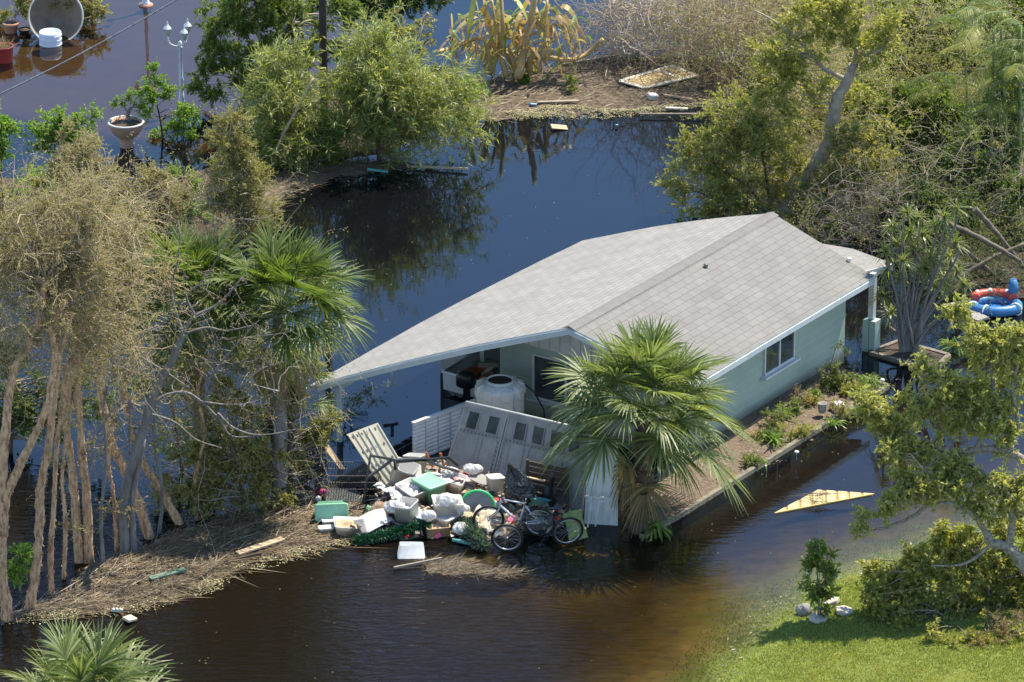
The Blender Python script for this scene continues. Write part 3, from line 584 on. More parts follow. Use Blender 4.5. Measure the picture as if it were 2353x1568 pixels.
tk = P(1149, 1004); tank = T('water_tank', 'round white plastic water tank with a dark open hatch', 'tank', tk); m = MB()
lathe(m, [(.50, -.3), (.52, -.25), (.52, .3), (.51, .33), (.52, .36), (.52, 1.12), (.515, 1.17), (.49, 1.22), (.44, 1.255), (.36, 1.28), (.29, 1.295)], tk, 40); m.build('body', TANK, tank)
m = MB(); lathe(m, [(.30, 1.30), (.30, 1.345), (.27, 1.35), (.26, 1.32)], tk, 32); m.build('hatch_rim', TANK, tank); m = MB(); lathe(m, [(.262, 1.318), (.2, 1.30), (0, 1.30)], tk, 32); m.build('hatch', DARK, tank)
for k in range(8):
    a = k * math.pi / 4 + .25; m = MB(); d = A(math.cos(a), math.sin(a), 0); s = A(-d[1], d[0], 0); c = tk + d * .44
    hexa(m, [tk + d * .46 - s * .11 + A(0, 0, 1.02), tk + d * .555 - s * .105 + A(0, 0, 1.02), tk + d * .555 + s * .105 + A(0, 0, 1.02), tk + d * .46 + s * .11 + A(0, 0, 1.02)], [tk + d * .38 - s * .10 + A(0, 0, 1.30), tk + d * .53 - s * .10 + A(0, 0, 1.24), tk + d * .53 + s * .10 + A(0, 0, 1.24), tk + d * .38 + s * .10 + A(0, 0, 1.30)]); m.build('lifting_lug', TANK, tank, bevel=.02)
m = MB(); a = -.95; d = A(math.cos(a), math.sin(a), 0); tube(m, [tk + d * .40 + A(0, 0, 1.30), tk + d * .50 + A(0, 0, 1.16), tk + d * .545 + A(0, 0, 1.0), tk + d * .545 + A(0, 0, .1)], .026, 8); m.build('pipe', WHITE, tank)
m = MB(); a = .1; d = A(math.cos(a), math.sin(a), 0); tube(m, [tk + d * .5 + A(0, 0, 1.25), tk + d * .75 + A(0, 0, 1.0), tk + d * .95 + A(0, 0, .6), tk + d * 1.0 + A(0, 0, 0)], .018, 6); put(m.build('hose', BLACK, loc=tk), 'thin black hose hanging from the white tank top', 'hose')

# fallen resin shed: one wall of two windowed panels leaning back, a white ribbed wall and a white door
b0_, b1_ = P(1008, 1122, -.1), P(1338, 1199, -.1); t0_, t1_ = Q(1073, 926, b0_[1] + .75), Q(1358, 992, b1_[1] + .75)
def SP(s, t, o=0):
    n_ = nrm(np.cross(b1_ - b0_, t0_ - b0_)); n_ = n_ if n_[1] < 0 else -n_
    return (b0_ * (1 - s) + b1_ * s) * (1 - t) + (t0_ * (1 - s) + t1_ * s) * t + n_ * o
def srect(m, s0, s1, t0, t1, o0, o1, mi=0): hexa(m, [SP(s0, t0, o0), SP(s1, t0, o0), SP(s1, t0, o1), SP(s0, t0, o1)], [SP(s0, t1, o0), SP(s1, t1, o0), SP(s1, t1, o1), SP(s0, t1, o1)], mi)
WINS = [(.055, .135), (.215, .295), (.43, .51), (.57, .65), (.71, .79), (.855, .935)]
for lab, sa, sb, ws, name in (('grey resin shed wall panel with two dark square windows leaning behind the totes', 0, .347, WINS[:2], 'shed_panel'), ('wide grey resin shed wall panel behind the bicycles partly under palm fronds', .353, 1, WINS[2:], 'shed_panel')):
    r_ = T(name, lab, 'shed panel', SP((sa + sb) / 2, 0)); m = MB(); srect(m, sa, sb, 0, 1, 0, .05)
    k = sa + .02
    while k < sb - .02:
        if not any(a - .006 < k < b + .006 for a, b in ws): srect(m, k, k + .006, .05, .68, .0503, .058)
        k += .0375 if (int(k * 100) % 2) else .035
    for tt in (.665, .705): srect(m, sa + .01, sb - .01, tt, tt + .006, .0503, .057)
    srect(m, sa, sb, .965, .998, .0503, .062); srect(m, sa, sa + .012, .0, .965, .0503, .06); srect(m, sb - .012, sb, 0, .965, .0503, .06)
    m.build('panel', GREYPL, r_); m = MB(); k = sa + .025
    while k < sb - .02: srect(m, k, k + .008, .68, .70, .0503, .053); k += .028
    for tt in np.arange(.08, .66, .05):
        for k in (sa + .018, sb - .022): srect(m, k, k + .004, tt, tt + .022, .0601 if k < sa + .012 else .0503, .0605)
    m.build('slot_pattern', mat('slot_shadow', (.10, .11, .125), .8), r_)
    for a, b in ws:
        m = MB(); srect(m, a, b, .725, .915, .0503, .056); w = m.build('window', GLASS, r_); m = MB()
        for (x0, x1, y0, y1) in ((a - .006, a, .718, .922), (b, b + .006, .718, .922), (a, b, .915, .922), (a, b, .718, .725)): srect(m, x0, x1, y0, y1, .0503, .066)
        m.build('frame', GREYPL, w)
for i, w in enumerate(((1073, 926), (1356, 991))): pass
m = MB(); tube(m, [SP(-.01, 1.01, -.01), SP(.5, 1.012, -.01), SP(1.0, 1.012, -.01)], .022, 8); put(m.build('top_rail', WHITE, loc=SP(.5, 1)), 'white tubular rail along the top edge of the shed panels', 'rail')
# white ribbed wall, ribs running along its length
wl0, wl1 = P(949, 1062, 0), P(1104, 1003, 0); hl = .88; m = MB(); nW = nrm(np.cross(wl1 - wl0, A(0, 0, 1)))
U_, V_ = np.meshgrid(np.linspace(0, 1, 3), np.linspace(0, 1, 121), indexing='ij')
G = wl0 + (wl1 - wl0) * U_[..., None] + A(0, 0, 1) * (V_ * (hl + .35) - .35)[..., None] + nW * (.018 * np.abs(np.sin(V_ * 14 * math.pi)))[..., None]
rw = T('ribbed_wall', 'white horizontally ribbed shed wall standing between the skiff and the grey panels', 'shed wall', wl0); grid(m, G); grid(m, (G - nW * .03)[:, ::-1]); grid(m, np.stack([G[0], G[0] - nW * .03])); m.build('panel', WHITE, rw)
m = MB(); bar(m, wl0 + A(0, 0, hl + .015), wl1 + A(0, 0, hl + .015), .09, .05); m.build('cap', WHITE, rw)
for k in (.18, .36, .54, .72):
    m = MB(); c = wl0 + (wl1 - wl0) * k + nW * .022; bar(m, c + A(0, 0, -.3), c + A(0, 0, hl - .01), .012, .02); m.build('strip', mat('strip_grey', (.32, .38, .44), .6), rw)
q = [P(1343, 1206, -.05), P(1420, 1211, -.05)]; dq = [Q(1420, 1020, q[1][1] + .28), Q(1354, 990, q[0][1] + .28)]
dr = T('white_door', 'dirty white door leaf propped between the shed panels and the palm trunk', 'door', (q[0] + q[1]) / 2); m = MB(); slab(m, q + dq, .05); m.build('panel', mat('dirty_white', (.66, .70, .70), .5, (.46, .50, .46), 3, stretch=(3, 3, .6)), dr)
m = MB()
def D4(s, t, o): n_ = nrm(np.cross(q[1] - q[0], dq[1] - q[0])); n_ = n_ if n_[1] < 0 else -n_; return (q[0] * (1 - s) + q[1] * s) * (1 - t) + (dq[1] * (1 - s) + dq[0] * s) * t + n_ * o
for (a, b, c, d) in ((0, 1, .0, .03), (0, 1, .97, 1), (0, .05, .03, .97), (.95, 1, .03, .97), (.05, .95, .62, .635), (.5, .52, .03, .62)): hexa(m, [D4(a, c, .002), D4(b, c, .002), D4(b, c, .06), D4(a, c, .06)], [D4(a, d, .002), D4(b, d, .002), D4(b, d, .06), D4(a, d, .06)])
m.build('rail', WHITE, dr)
# white folding sawhorse
sh = T('sawhorse', 'small white metal folding stand leaning at the foot of the white door', 'stand', P(1365, 1208)); m = MB(); Y0 = P(1365, 1214)[1]
for a, b in (((1344, 1140), (1400, 1145)), ((1360, 1140), (1350, 1212)), ((1378, 1142), (1368, 1210)), ((1350, 1152), (1362, 1142)), ((1376, 1158), (1394, 1146)), ((1351, 1198), (1370, 1200))): bar(m, Q(*a, Y0), Q(*b, Y0 - .05), .035)
m.build('frame', WHITE, sh)

# ================================================================ the rubbish pile
HEAP = [(800, 1235), (850, 1165), (900, 1095), (960, 1068), (1060, 1062), (1180, 1085), (1310, 1125), (1335, 1190), (1250, 1225), (1110, 1240), (940, 1240)]
_, ph = patch('rubbish_heap', HEAP, mat('sodden_rubbish', (.16, .13, .10), .9, (.06, .05, .04), 9, bump=1, bscale=12), h=.30, soft=.8, amp=.06, seed=15, k=6, kind='stuff'); _['kind'] = 'stuff'
R = rng(71); m = MB(); i = R.integers(0, len(ph), 900); cm = [CARD, BAGW, RED, WOODG, TOTEG, GREEN, BLACK, PINK, WOODL]
for k in i:
    s = R.uniform(.03, .19); box(m, ph[k] + A(0, 0, R.uniform(.0, .10)), (s, s * R.uniform(.3, 1), s * R.uniform(.08, .5)), rotm(R.uniform(0, 6), R.normal(0, .5), R.normal(0, .5)), R.choice(9, p=[.2, .2, .06, .2, .1, .05, .1, .02, .07]))
stuff(m.build('household_scraps', cm, loc=(0, 0, 0)), 'small mixed scraps scattered through the rubbish heap', 'rubbish')
def tote(name, label, c, L, Wd, Hh, yaw, pitch=0, roll=0, body=TOTEW, lid=None, fill=None, cat='storage box', tap=.84, group='plastic storage boxes in the rubbish heap'):
    Rm = rotm(math.radians(yaw), math.radians(pitch), math.radians(roll)); c = np.asarray(c, float); r_ = T(name, label, cat, c, group)
    def lp(w, d, z, rad=.05): return np.c_[rr(w, d, min(rad, w / 4, d / 4)), np.full(16, z)] @ Rm.T + c
    m = MB(); t = .012
    loft(m, [lp(L * tap, Wd * tap, 0), lp(L * .97, Wd * .97, Hh * .9), lp(L * 1.01, Wd * 1.01, Hh * .9), lp(L * 1.01, Wd * 1.01, Hh), lp(L * .95, Wd * .95, Hh), lp(L * (tap - .04), Wd * (tap - .04), t)], 0, True, True, True); m.build('bin', body, r_)
    if lid is not None:
        m = MB(); loft(m, [lp(L * 1.04, Wd * 1.04, Hh - .02), lp(L * 1.05, Wd * 1.05, Hh + .008), lp(L * 1.01, Wd * 1.01, Hh + .024), lp(L * .9, Wd * .9, Hh + .024), lp(L * .87, Wd * .87, Hh + .012)], 0, True, True, True); m.build('lid', lid, r_)
    if fill is not None:
        m = MB(); U_, V_ = np.meshgrid(np.linspace(-.5, .5, 14), np.linspace(-.5, .5, 14), indexing='ij')
        Z = Hh * .72 + .10 * wob(U_ * 9, V_ * 9, len(label), 1.0) * (1 - (2 * U_) ** 4) * (1 - (2 * V_) ** 4); grid(m, np.stack([U_ * L * .86, V_ * Wd * .86, Z], -1) @ Rm.T + c); m.build('contents', fill, r_)
    return r_
tote('storage_tote', 'mint green lidded storage tote standing upright on the heap', P(988, 1146, .30), .66, .46, .40, -53, 0, 3, GREEN, GREENL)
tote('storage_tote', 'mint green tote lying on its side at the left foot of the heap', P(758, 1204, .0) + A(0, .35, .20), .66, .36, .42, 6, 0, 78, GREEN, GREENL)
tote('storage_tote', 'large bright white tote tipped upside down left of the open grey bin', P(846, 1182, .42), .66, .50, .30, 42, 172, 24, TOTEW)
tote('storage_tote', 'shallow clear tote filled with flattened cardboard beside the white trays', P(802, 1220, .05), .66, .48, .20, 8, 6, 4, TOTEW, None, CARD)
tote('storage_tray', 'small white tray at the far left edge of the heap', P(756, 1205, .06), .30, .22, .10, 10, 0, 4, WHITE, WHITE, None, 'tray')
tote('storage_tray', 'small white tray lying nearest the water left of the clear tote', P(749, 1221, .06), .32, .17, .08, 12, 0, 2, WHITE, WHITE, None, 'tray')
tote('storage_bin', 'tall open grey white bin holding papers in front of the mint tote', P(938, 1200, .18), .46, .42, .46, -30, -6, 8, TOTEG, None, BAGW)
tote('storage_tote', 'pale tote half hidden directly left of the mint tote', P(946, 1150, .30), .60, .45, .34, -50, 8, 6, TOTEG, None, BAGW)
tote('storage_bin', 'grey tote tipped open against the black pole frame', P(918, 1108, .35), .55, .42, .46, 12, 26, 20, TOTEG)
tote('storage_bin', 'grey bin standing beside rusty orange poles at the back', P(955, 1090, .30), .42, .34, .42, -25, -8, -10, TOTEG, None, CARD)
tote('storage_tote', 'clear tote stuffed with a white bag right of the mint tote', P(1026, 1178, .30), .62, .46, .30, 10, 4, 4, TOTEW, None, BAGW)
tote('storage_tote', 'closed white tote under the clear bag filled tote', P(1016, 1212, .02), .60, .42, .28, -38, 0, 0, TOTEW, TOTEW)
tote('storage_tote', 'low pale blue white box with flat lid beside the open grey bin', P(965, 1206, .06), .58, .42, .26, -30, 0, 3, mat('bluewhite', (.62, .70, .72), .4), mat('bluewhite_lid', (.66, .74, .76), .4))
tote('storage_tub', 'white plastic tub floating bottom up in the water before the heap', P(946, 1250, .24), .58, .36, .30, 4, 3, 172, mat('pale_tub', (.36, .41, .47), .4, (.28, .30, .32), 5), None, None, 'tub')
tote('cardboard_box', 'open brown cardboard box in front of the closed white tote', P(1004, 1226, .02), .50, .38, .22, 14, 0, 4, CARD, None, CARD, 'box', .98, None)
tote('square_bucket', 'white square bucket standing behind the grey bicycle frame', P(1137, 1128, .36), .34, .34, .32, 20, 4, -6, WHITE, None, BAGW, 'bucket', .8, None)
tote('storage_tote', 'clear tote behind the mint lid with a white sheet inside', P(1040, 1122, .34), .5, .4, .28, -20, 10, 10, TOTEW, None, BAGW)
def sheetobj(name, label, cat, c, L, Wd, yaw, pitch, roll, mt, seed, amp=.05, n=24, k=2.0, drape=0):
    Rm = rotm(math.radians(yaw), math.radians(pitch), math.radians(roll)); U_, V_ = np.meshgrid(np.linspace(-.5, .5, n), np.linspace(-.5, .5, n), indexing='ij')
    w = wob(U_ * 4, V_ * 4, seed, k); G = np.stack([U_ * L * (1 + .1 * w), V_ * Wd * (1 + .12 * wob(U_ * 3, V_ * 3, seed + 1, 2)), amp * w - drape * np.abs(U_ * 2) ** 2], -1) @ Rm.T + np.asarray(c)
    m = MB(); grid(m, G); o = m.build(name, mt, loc=c); s = o.modifiers.new('thick', 'SOLIDIFY'); s.thickness = .008; return put(o, label, cat)
sheetobj('draped_cloth', 'tan and brown striped cloth draped over the white tote', 'cloth', P(886, 1160, .48), .5, .42, 60, 10, 10, mat('cloth_stripe', (.46, .31, .18), .9, (.10, .07, .08), 5, stretch=(8, 1, 1)), 3, .05, drape=.28)
sheetobj('paper_sack', 'crumpled cream paper sack behind the front bicycle wheel', 'sack', P(1122, 1200, .22), .75, .55, -30, 18, 12, mat('cream_paper', (.66, .60, .48), .8, (.50, .42, .30), 4), 5, .10)
sheetobj('plastic_tray', 'flat white plastic lid tilted behind the mint tote', 'tray', P(1010, 1098, .62), .56, .46, -35, 8, -12, TOTEW, 6, .008)
sheetobj('white_sheet', 'bright white crumpled bag lying below the ribbed wall', 'bag', P(920, 1132, .55), .5, .4, 20, 10, 15, BAGW, 7, .07)
sheetobj('grey_board', 'grey flat board with a white edge behind the green ring', 'board', P(1104, 1100, .50), .52, .30, -40, 8, 10, GREYPL, 8, .004)
def blob(name, label, cat, c, r, mt, seed, amp=.25, Rm=None, n=26, pw=1.0, kk=1.6):
    th, phi = np.meshgrid(np.linspace(0, math.pi, n), np.linspace(0, 2 * math.pi, n * 2), indexing='ij')
    d = np.stack([np.sin(th) * np.cos(phi), np.sin(th) * np.sin(phi), np.cos(th)], -1)
    w = 1 + amp * (wob(d[..., 0] * 3 + d[..., 2], d[..., 1] * 3 - d[..., 2] * 2, seed, kk)) - amp * .55 * np.abs(wob(d[..., 0] * 4 + d[..., 2] * 2, d[..., 1] * 4 - d[..., 2] * 3, seed + 9, kk * 1.7)); v = d * np.array(r) * w[..., None]
    if pw != 1: v[..., :2] *= (np.clip((1 - d[..., 2]) / 2 + .04, 0, 1) ** pw)[..., None]
    if Rm is not None: v = v @ Rm.T
    m = MB(); grid(m, v + np.asarray(c)); return put(m.build(name, mt, loc=c), label, cat)
blob('white_pillow', 'white bag shaped like a pillow under the grey shed panel', 'bag', P(1086, 1078, .62), (.22, .15, .10), BAGW, 11)
blob('bag', 'knotted white plastic bag bulging from the clear tote', 'bag', P(1028, 1150, .62), (.24, .18, .14), BAGW, 12, .3)
blob('rubbish_bag', 'shiny black rubbish bag with a pointed top against the shed panel', 'rubbish bag', P(1188, 1122, .60) + A(0, -.05, .12), (.42, .26, .46), BAGB, 13, .24, rotm(0, .38, 0) @ rotm(0, -.75, 0), 90, .75, 5.5)
blob('ball', 'white ball lying in the black wire crates', 'ball', P(731, 1147, .12), (.07, .07, .07), WHITE, 1, 0)
blob('ball', 'pink toy ball lying in the black wire crates', 'ball', P(742, 1130, .22), (.085, .06, .06), PINK, 2, .1)
for i, (c, z, r, lab) in enumerate((((905, 1165), .52, (.20, .15, .13), 'crumpled white bag slumped on the striped cloth'), ((870, 1195), .30, (.22, .16, .12), 'white bag squeezed between the clear tote and garland'), ((985, 1185), .42, (.15, .12, .11), 'small white bag in front of the mint tote'), ((1060, 1170), .42, (.17, .14, .13), 'crumpled white bag at the edge of the green ring'), ((1060, 1215), .22, (.20, .16, .12), 'grey white bag beside the artificial foliage bundle'), ((965, 1120), .55, (.18, .13, .11), 'white bag behind the mint tote lid'), ((1035, 1085), .60, (.19, .14, .10), 'dirty white bag under the black frame pole'))):
    blob('plastic_bag', lab, 'bag', P(*c, z), r, BAGW, 40 + i, .26, None, 36, 1.0, 1.7)
for i, (c, z, L_, yw, mt, lab) in enumerate((((830, 1208), .22, .42, 30, CARD, 'flattened cardboard sheet over the clear tote corner'), ((1085, 1185), .38, .34, -20, CARD, 'torn cardboard beside the green ring'), ((1000, 1075), .55, .40, 70, WOODG, 'splintered brown board below the orange poles'), ((1060, 1100), .55, .36, 15, mat('red_print', (.50, .10, .08), .7, (.70, .66, .60), 9), 'red and white printed cloth behind the clear tote'), ((1150, 1185), .30, .40, 40, mat('drab_cloth', (.18, .16, .12), .9, (.09, .08, .07), 6), 'drab wet cloth between the two bicycles'), ((880, 1120), .42, .38, -30, TOTEW, 'white plastic sheet hanging at the cream panel foot'))):
    sheetobj('wet_cloth' if 'cloth' in lab else 'scrap_sheet', lab, 'cloth' if 'cloth' in lab else 'scrap', P(*c, z), L_, L_ * .7, yw, 12, -10, mt, 60 + i, .05)
# green ringed trampoline
tr = T('mini_trampoline', 'round grey net with a bright green padded rim behind the bicycles', 'trampoline', P(1098, 1195)); tc_ = P(1097, 1168, .34); m = MB(); Rt = rotm(.12, 0, math.radians(68)); a = np.linspace(0, 2 * math.pi, 49)[:-1]
ring = np.c_[.36 * np.cos(a), .36 * np.sin(a), 0 * a] @ Rt.T + tc_; tube(m, ring, .033, 8, closed=True); m.build('rim', mat('green_pad', (.03, .42, .15), .45), tr); m = MB(); m.add(np.concatenate([ring * .97 + tc_ * .03]), [list(range(48))]); o = m.build('net', mat('net_grey', (.20, .20, .19), .8, (.26, .26, .25), 8), tr); o.modifiers.new('thick', 'SOLIDIFY').thickness = .006
m = MB(); tube(m, [P(1112, 1112, .68), P(1104, 1132, .52), P(1090, 1160, .36)], .016, 6); put(m.build('black_rod', BLACK, loc=P(1100, 1150, .3)), 'short bent black rod across the green rimmed net', 'rod')
# garland
def garland(name, label, pts, r, n, seed, mt=L_GARL, cat='garland'):
    R = rng(seed); pts = np.asarray(pts); t = R.uniform(0, len(pts) - 1.001, n); k = t.astype(int); f = (t - k)[:, None]; c = pts[k] * (1 - f) + pts[k + 1] * f
    d = R.normal(size=(n, 3)); m = MB(); tube(m, pts, r * .35, 6, 0); leaves(m, c + nrm(d) * r * .2, d, r * 1.1, .022, R, 0, upb=.3); put(m.build(name, mt, loc=pts[0]), label, cat)
garland('garland', 'long dark green tinsel garland along the water side of the heap', [P(818, 1243, .06), P(860, 1236, .10), P(905, 1225, .14), P(945, 1215, .18), P(985, 1200, .26)], .12, 2600, 5)
garland('artificial_wreath', 'blue green bundle of artificial foliage left of the front wheel', [P(1070, 1205, .20), P(1085, 1228, .18), P(1110, 1258, .05)], .19, 1500, 6, leafmat('teal_foliage', [(.05, .10, .08), (.10, .16, .17), (.06, .09, .03)]), 'artificial plant')
m = MB(); bar(m, P(1040, 1240, .06), P(1085, 1250, .05), .07, .05); put(m.build('teal_strip', TEAL, loc=P(1060, 1245)), 'pale teal plastic strip left of the front bicycle', 'strip')
# red folding frame, teal basin, bench, lantern post, green net bag
rf = T('folding_chair', 'red tubular folding chair frame behind the bicycle handlebars', 'chair frame', P(1190, 1150)); m = MB(); Y0 = P(1190, 1160)[1]
for a, b in (((1170, 1112), (1182, 1130)), ((1182, 1130), (1212, 1108)), ((1170, 1112), (1205, 1106)), ((1166, 1134), (1216, 1140)), ((1182, 1130), (1166, 1134)), ((1212, 1108), (1220, 1138)), ((1166, 1134), (1200, 1146))): bar(m, Q(*a, Y0), Q(*b, Y0 - .06), .035)
m.build('frame', RED, rf)
m = MB(); lathe(m, [(.10, 0), (.24, .12), (.26, .13), (.22, .12), (.09, .02), (0, .02)], P(1238, 1160, .38), 24, rotm(0, .15, -.3)); put(m.build('basin', TEAL, loc=P(1238, 1160, .38)), 'teal plastic basin between the bench and the bicycles', 'basin')
bn = T('garden_bench', 'dark wooden slatted bench against the shed panel behind the bicycles', 'bench', P(1255, 1200)); ba, bb = P(1212, 1172, .0), P(1304, 1192, .0); bd = A(0, 1, 0)
for h, o in ((.44, 0), (.45, .1), (.46, .2)):
    m = MB(); bar(m, ba + bd * o * 1.2 + A(0, 0, h), bb + bd * o * 1.2 + A(0, 0, h), .11, .03); m.build('seat_slat', WOODD, bn)
for h in (.56, .68, .80, .92):
    m = MB(); bar(m, ba + bd * (.30 + h * .06) + A(0, 0, h), bb + bd * (.30 + h * .06) + A(0, 0, h), .03, .09); m.build('back_slat', WOODD, bn)
for e in (ba, bb):
    m = MB(); bar(m, e + A(0, 0, -.1), e + A(0, 0, .6), .06); m.build('leg', WOODD, bn); m = MB(); bar(m, e + bd * .32 + A(0, 0, -.1), e + bd * .36 + A(0, 0, .99), .06); m.build('leg', WOODD, bn)
lt = T('garden_lamp', 'short black post with a glass topped head in front of the bench', 'garden lamp', P(1265, 1190)); m = MB(); lb = P(1265, 1190, 0); lathe(m, [(.03, 0), (.03, .80), (.055, .82), (.06, .98), (.05, 1.0)], lb + A(-.02, 0, 0), 12, rotm(0, .06, 0)); m.build('post', BLACK, lt); m = MB(); lathe(m, [(.048, 1.0), (.03, 1.02), (0, 1.025)], lb + A(-.02, 0, 0), 12, rotm(0, .06, 0)); m.build('lens', GLASS, lt)
blob('black_cloth', 'black jacket slumped beside the garden lamp post', 'jacket', P(1262, 1140, .42), (.15, .10, .26), DARK, 21, .3)
sheetobj('green_net_bag', 'yellow green mesh bag hung behind the rear bicycle wheel', 'bag', P(1322, 1208, .34), .38, .62, 10, -12, 75, mat('green_net', (.30, .42, .14), .6, (.42, .46, .20), 8, trans=.3), 9, .06)
m = MB(); bar(m, P(1215, 1098, .72), P(1252, 1106, .70), .05, .03); put(m.build('timber_offcut', WOODL, loc=P(1230, 1100, .7)), 'pale timber offcut lying above the dark bench', 'timber')
for a, b, l in (((978, 1040), (1004, 1092), 'left rusty orange pole standing out of the heap'), ((1012, 1042), (1022, 1078), 'right rusty orange pole standing out of the heap')):
    m = MB(); Y0 = P(b[0], b[1] + 40)[1]; bar(m, Q(*a, Y0), Q(*b, Y0), .045); put(m.build('orange_pole', ORANGE, loc=Q(*b, Y0)), l, 'pole', 'rusty orange poles')
bf = T('canopy_frame', 'bent black metal canopy frame sprawled over the back of the heap', 'metal frame', P(833, 1160)); YF = P(840, 1165)[1]
for w in ([(833, 1160), (851, 1047)], [(851, 1047), (903, 1056)], [(903, 1056), (842, 1100)], [(903, 1058), (970, 1055), (1012, 1072), (1055, 1084)], [(906, 1060), (908, 1080)], [(910, 1062), (1031, 1052), (1053, 1071)]):
    m = MB()
    for a, b in zip(w[:-1], w[1:]): bar(m, Q(*a, YF + .3 * (a[0] > 900)), Q(*b, YF + .3 * (b[0] > 900)), .055, .045)
    m.build('pole', mat('frame_grey', (.075, .075, .08), .4, metal=.3) if w[0][0] < 904 else BLACK, bf)
# tan folding panel, dark lattice panel, tapered board, wire crates, louvre rack
yb = P(890, 1142)[1]; q = [Q(881, 1127, yb), Q(940, 1092, yb + .15), Q(869, 973, yb + 1.0), Q(797, 1000, yb + .85)]
tp = T('ribbed_panel', 'cream resin panel with ribs and slots leaning over the heap', 'panel', q[0]); m = MB(); slab(m, q, .05); n_ = nrm(np.cross(q[1] - q[0], q[3] - q[0])); n_ = n_ if n_[1] < 0 else -n_
def B4(s, t, o): return (q[0] * (1 - s) + q[1] * s) * (1 - t) + (q[3] * (1 - s) + q[2] * s) * t + n_ * o
sgn = 1 if (np.cross(q[1] - q[0], q[3] - q[0]) @ n_) > 0 else -1
def brect(m, a, b, c, d, o0, o1): hexa(m, [B4(a, c, o0), B4(b, c, o0), B4(b, c, o1), B4(a, c, o1)], [B4(a, d, o0), B4(b, d, o0), B4(b, d, o1), B4(a, d, o1)])
off = .0505 if sgn > 0 else .0005
for k in (0.02, .18, .35, .52, .69, .96): brect(m, k, k + .03, .02, .98, off, off + .012)
m.build('panel', CREAM, tp); m = MB()
for k in np.arange(.10, .95, .145):
    for t in (.90, .36, .62): brect(m, k, k + .035, t, t + .045, off, off + .004)
m.build('slot_pattern', mat('slot_dark', (.10, .09, .07), .8), tp)
yb = P(690, 1112)[1]; q = [Q(688, 1118, yb), Q(756, 1078, yb), Q(737, 974, yb + .45), Q(659, 995, yb + .45)]; n_ = nrm(np.cross(q[1] - q[0], q[3] - q[0])); n_ = n_ if n_[1] < 0 else -n_
sgn = 1 if (np.cross(q[1] - q[0], q[3] - q[0]) @ n_) > 0 else -1; off = .0405 if sgn > 0 else .0005
lp_ = T('lattice_panel', 'charcoal panel with pale grid lines leaning below the palm frond', 'panel', q[0]); m = MB(); slab(m, q, .04); m.build('panel', mat('charcoal', (.06, .065, .08), .45, (.09, .095, .11), 4), lp_); m = MB()
for k in (.12, .25, .39, .53, .67, .81, .97): brect(m, .0, 1, k, k + .014, off, off + .008)
m.build('bar', mat('pale_line', (.34, .33, .31), .6), lp_); m = MB()
for k in (.2, .4, .6, .8): brect(m, k, k + .012, 0, 1, off, off + .004)
m.build('bar', DARK, lp_)
yb = P(770, 1090)[1]; m = MB(); slab(m, [Q(783, 1080, yb), Q(793, 1078, yb), Q(755, 1022, yb + .35), Q(733, 1014, yb + .35)], .035); put(m.build('tapered_board', WOODL, loc=Q(785, 1080, yb)), 'tapered pale board leaning between the charcoal and cream panels', 'board')
def crate(label, c, L, Wd, Hh, yaw, pitch=0, stp=.055):
    Rm = rotm(math.radians(yaw), math.radians(pitch), 0); m = MB(); a = []; b = []
    for k in np.arange(-L / 2, L / 2 + .01, stp):
        for s in (-1, 1): a.append((k, s * Wd / 2, 0)); b.append((k, s * Wd / 2, Hh))
        a.append((k, -Wd / 2, Hh)); b.append((k, Wd / 2, Hh))
    for k in np.arange(-Wd / 2, Wd / 2 + .01, stp):
        for s in (-1, 1): a.append((s * L / 2, k, 0)); b.append((s * L / 2, k, Hh))
    for z in np.arange(0, Hh + .01, Hh / 4):
        for s in (-1, 1): a += [(-L / 2, s * Wd / 2, z), (s * L / 2, -Wd / 2, z)]; b += [(L / 2, s * Wd / 2, z), (s * L / 2, Wd / 2, z)]
    sticks(m, np.array(a) @ Rm.T + c, np.array(b) @ Rm.T + c, .005, .005, 0, 4); r_ = T('wire_crate', label, 'wire crate', c, 'black wire crates'); m.build('cage', BLACK, r_); m = MB(); box(m, np.asarray(c) + Rm @ A(0, 0, .012), (L * .96, Wd * .96, .02), Rm); m.build('tray', mat('crate_tray', (.03, .04, .04), .6), r_)
crate('larger black wire crate collapsed under the cream panel', P(795, 1150, .02) + A(0, .25, 0), 1.15, .75, .60, 18, 8)
crate('smaller black wire crate at the foot of the charcoal panel', P(690, 1150, .02) + A(0, .2, 0), .75, .55, .50, -12)
m = MB()
for k in range(9): bar(m, P(846, 1150, .04 + .055 * k) , P(898, 1142, .05 + .055 * k), .03, .012)
bar(m, P(846, 1150, 0), P(846, 1150, .55), .03); bar(m, P(898, 1142, 0), P(898, 1142, .55), .03)
put(m.build('slatted_rack', DARK, loc=P(870, 1150)), 'black slatted rack standing behind the white tote', 'rack')
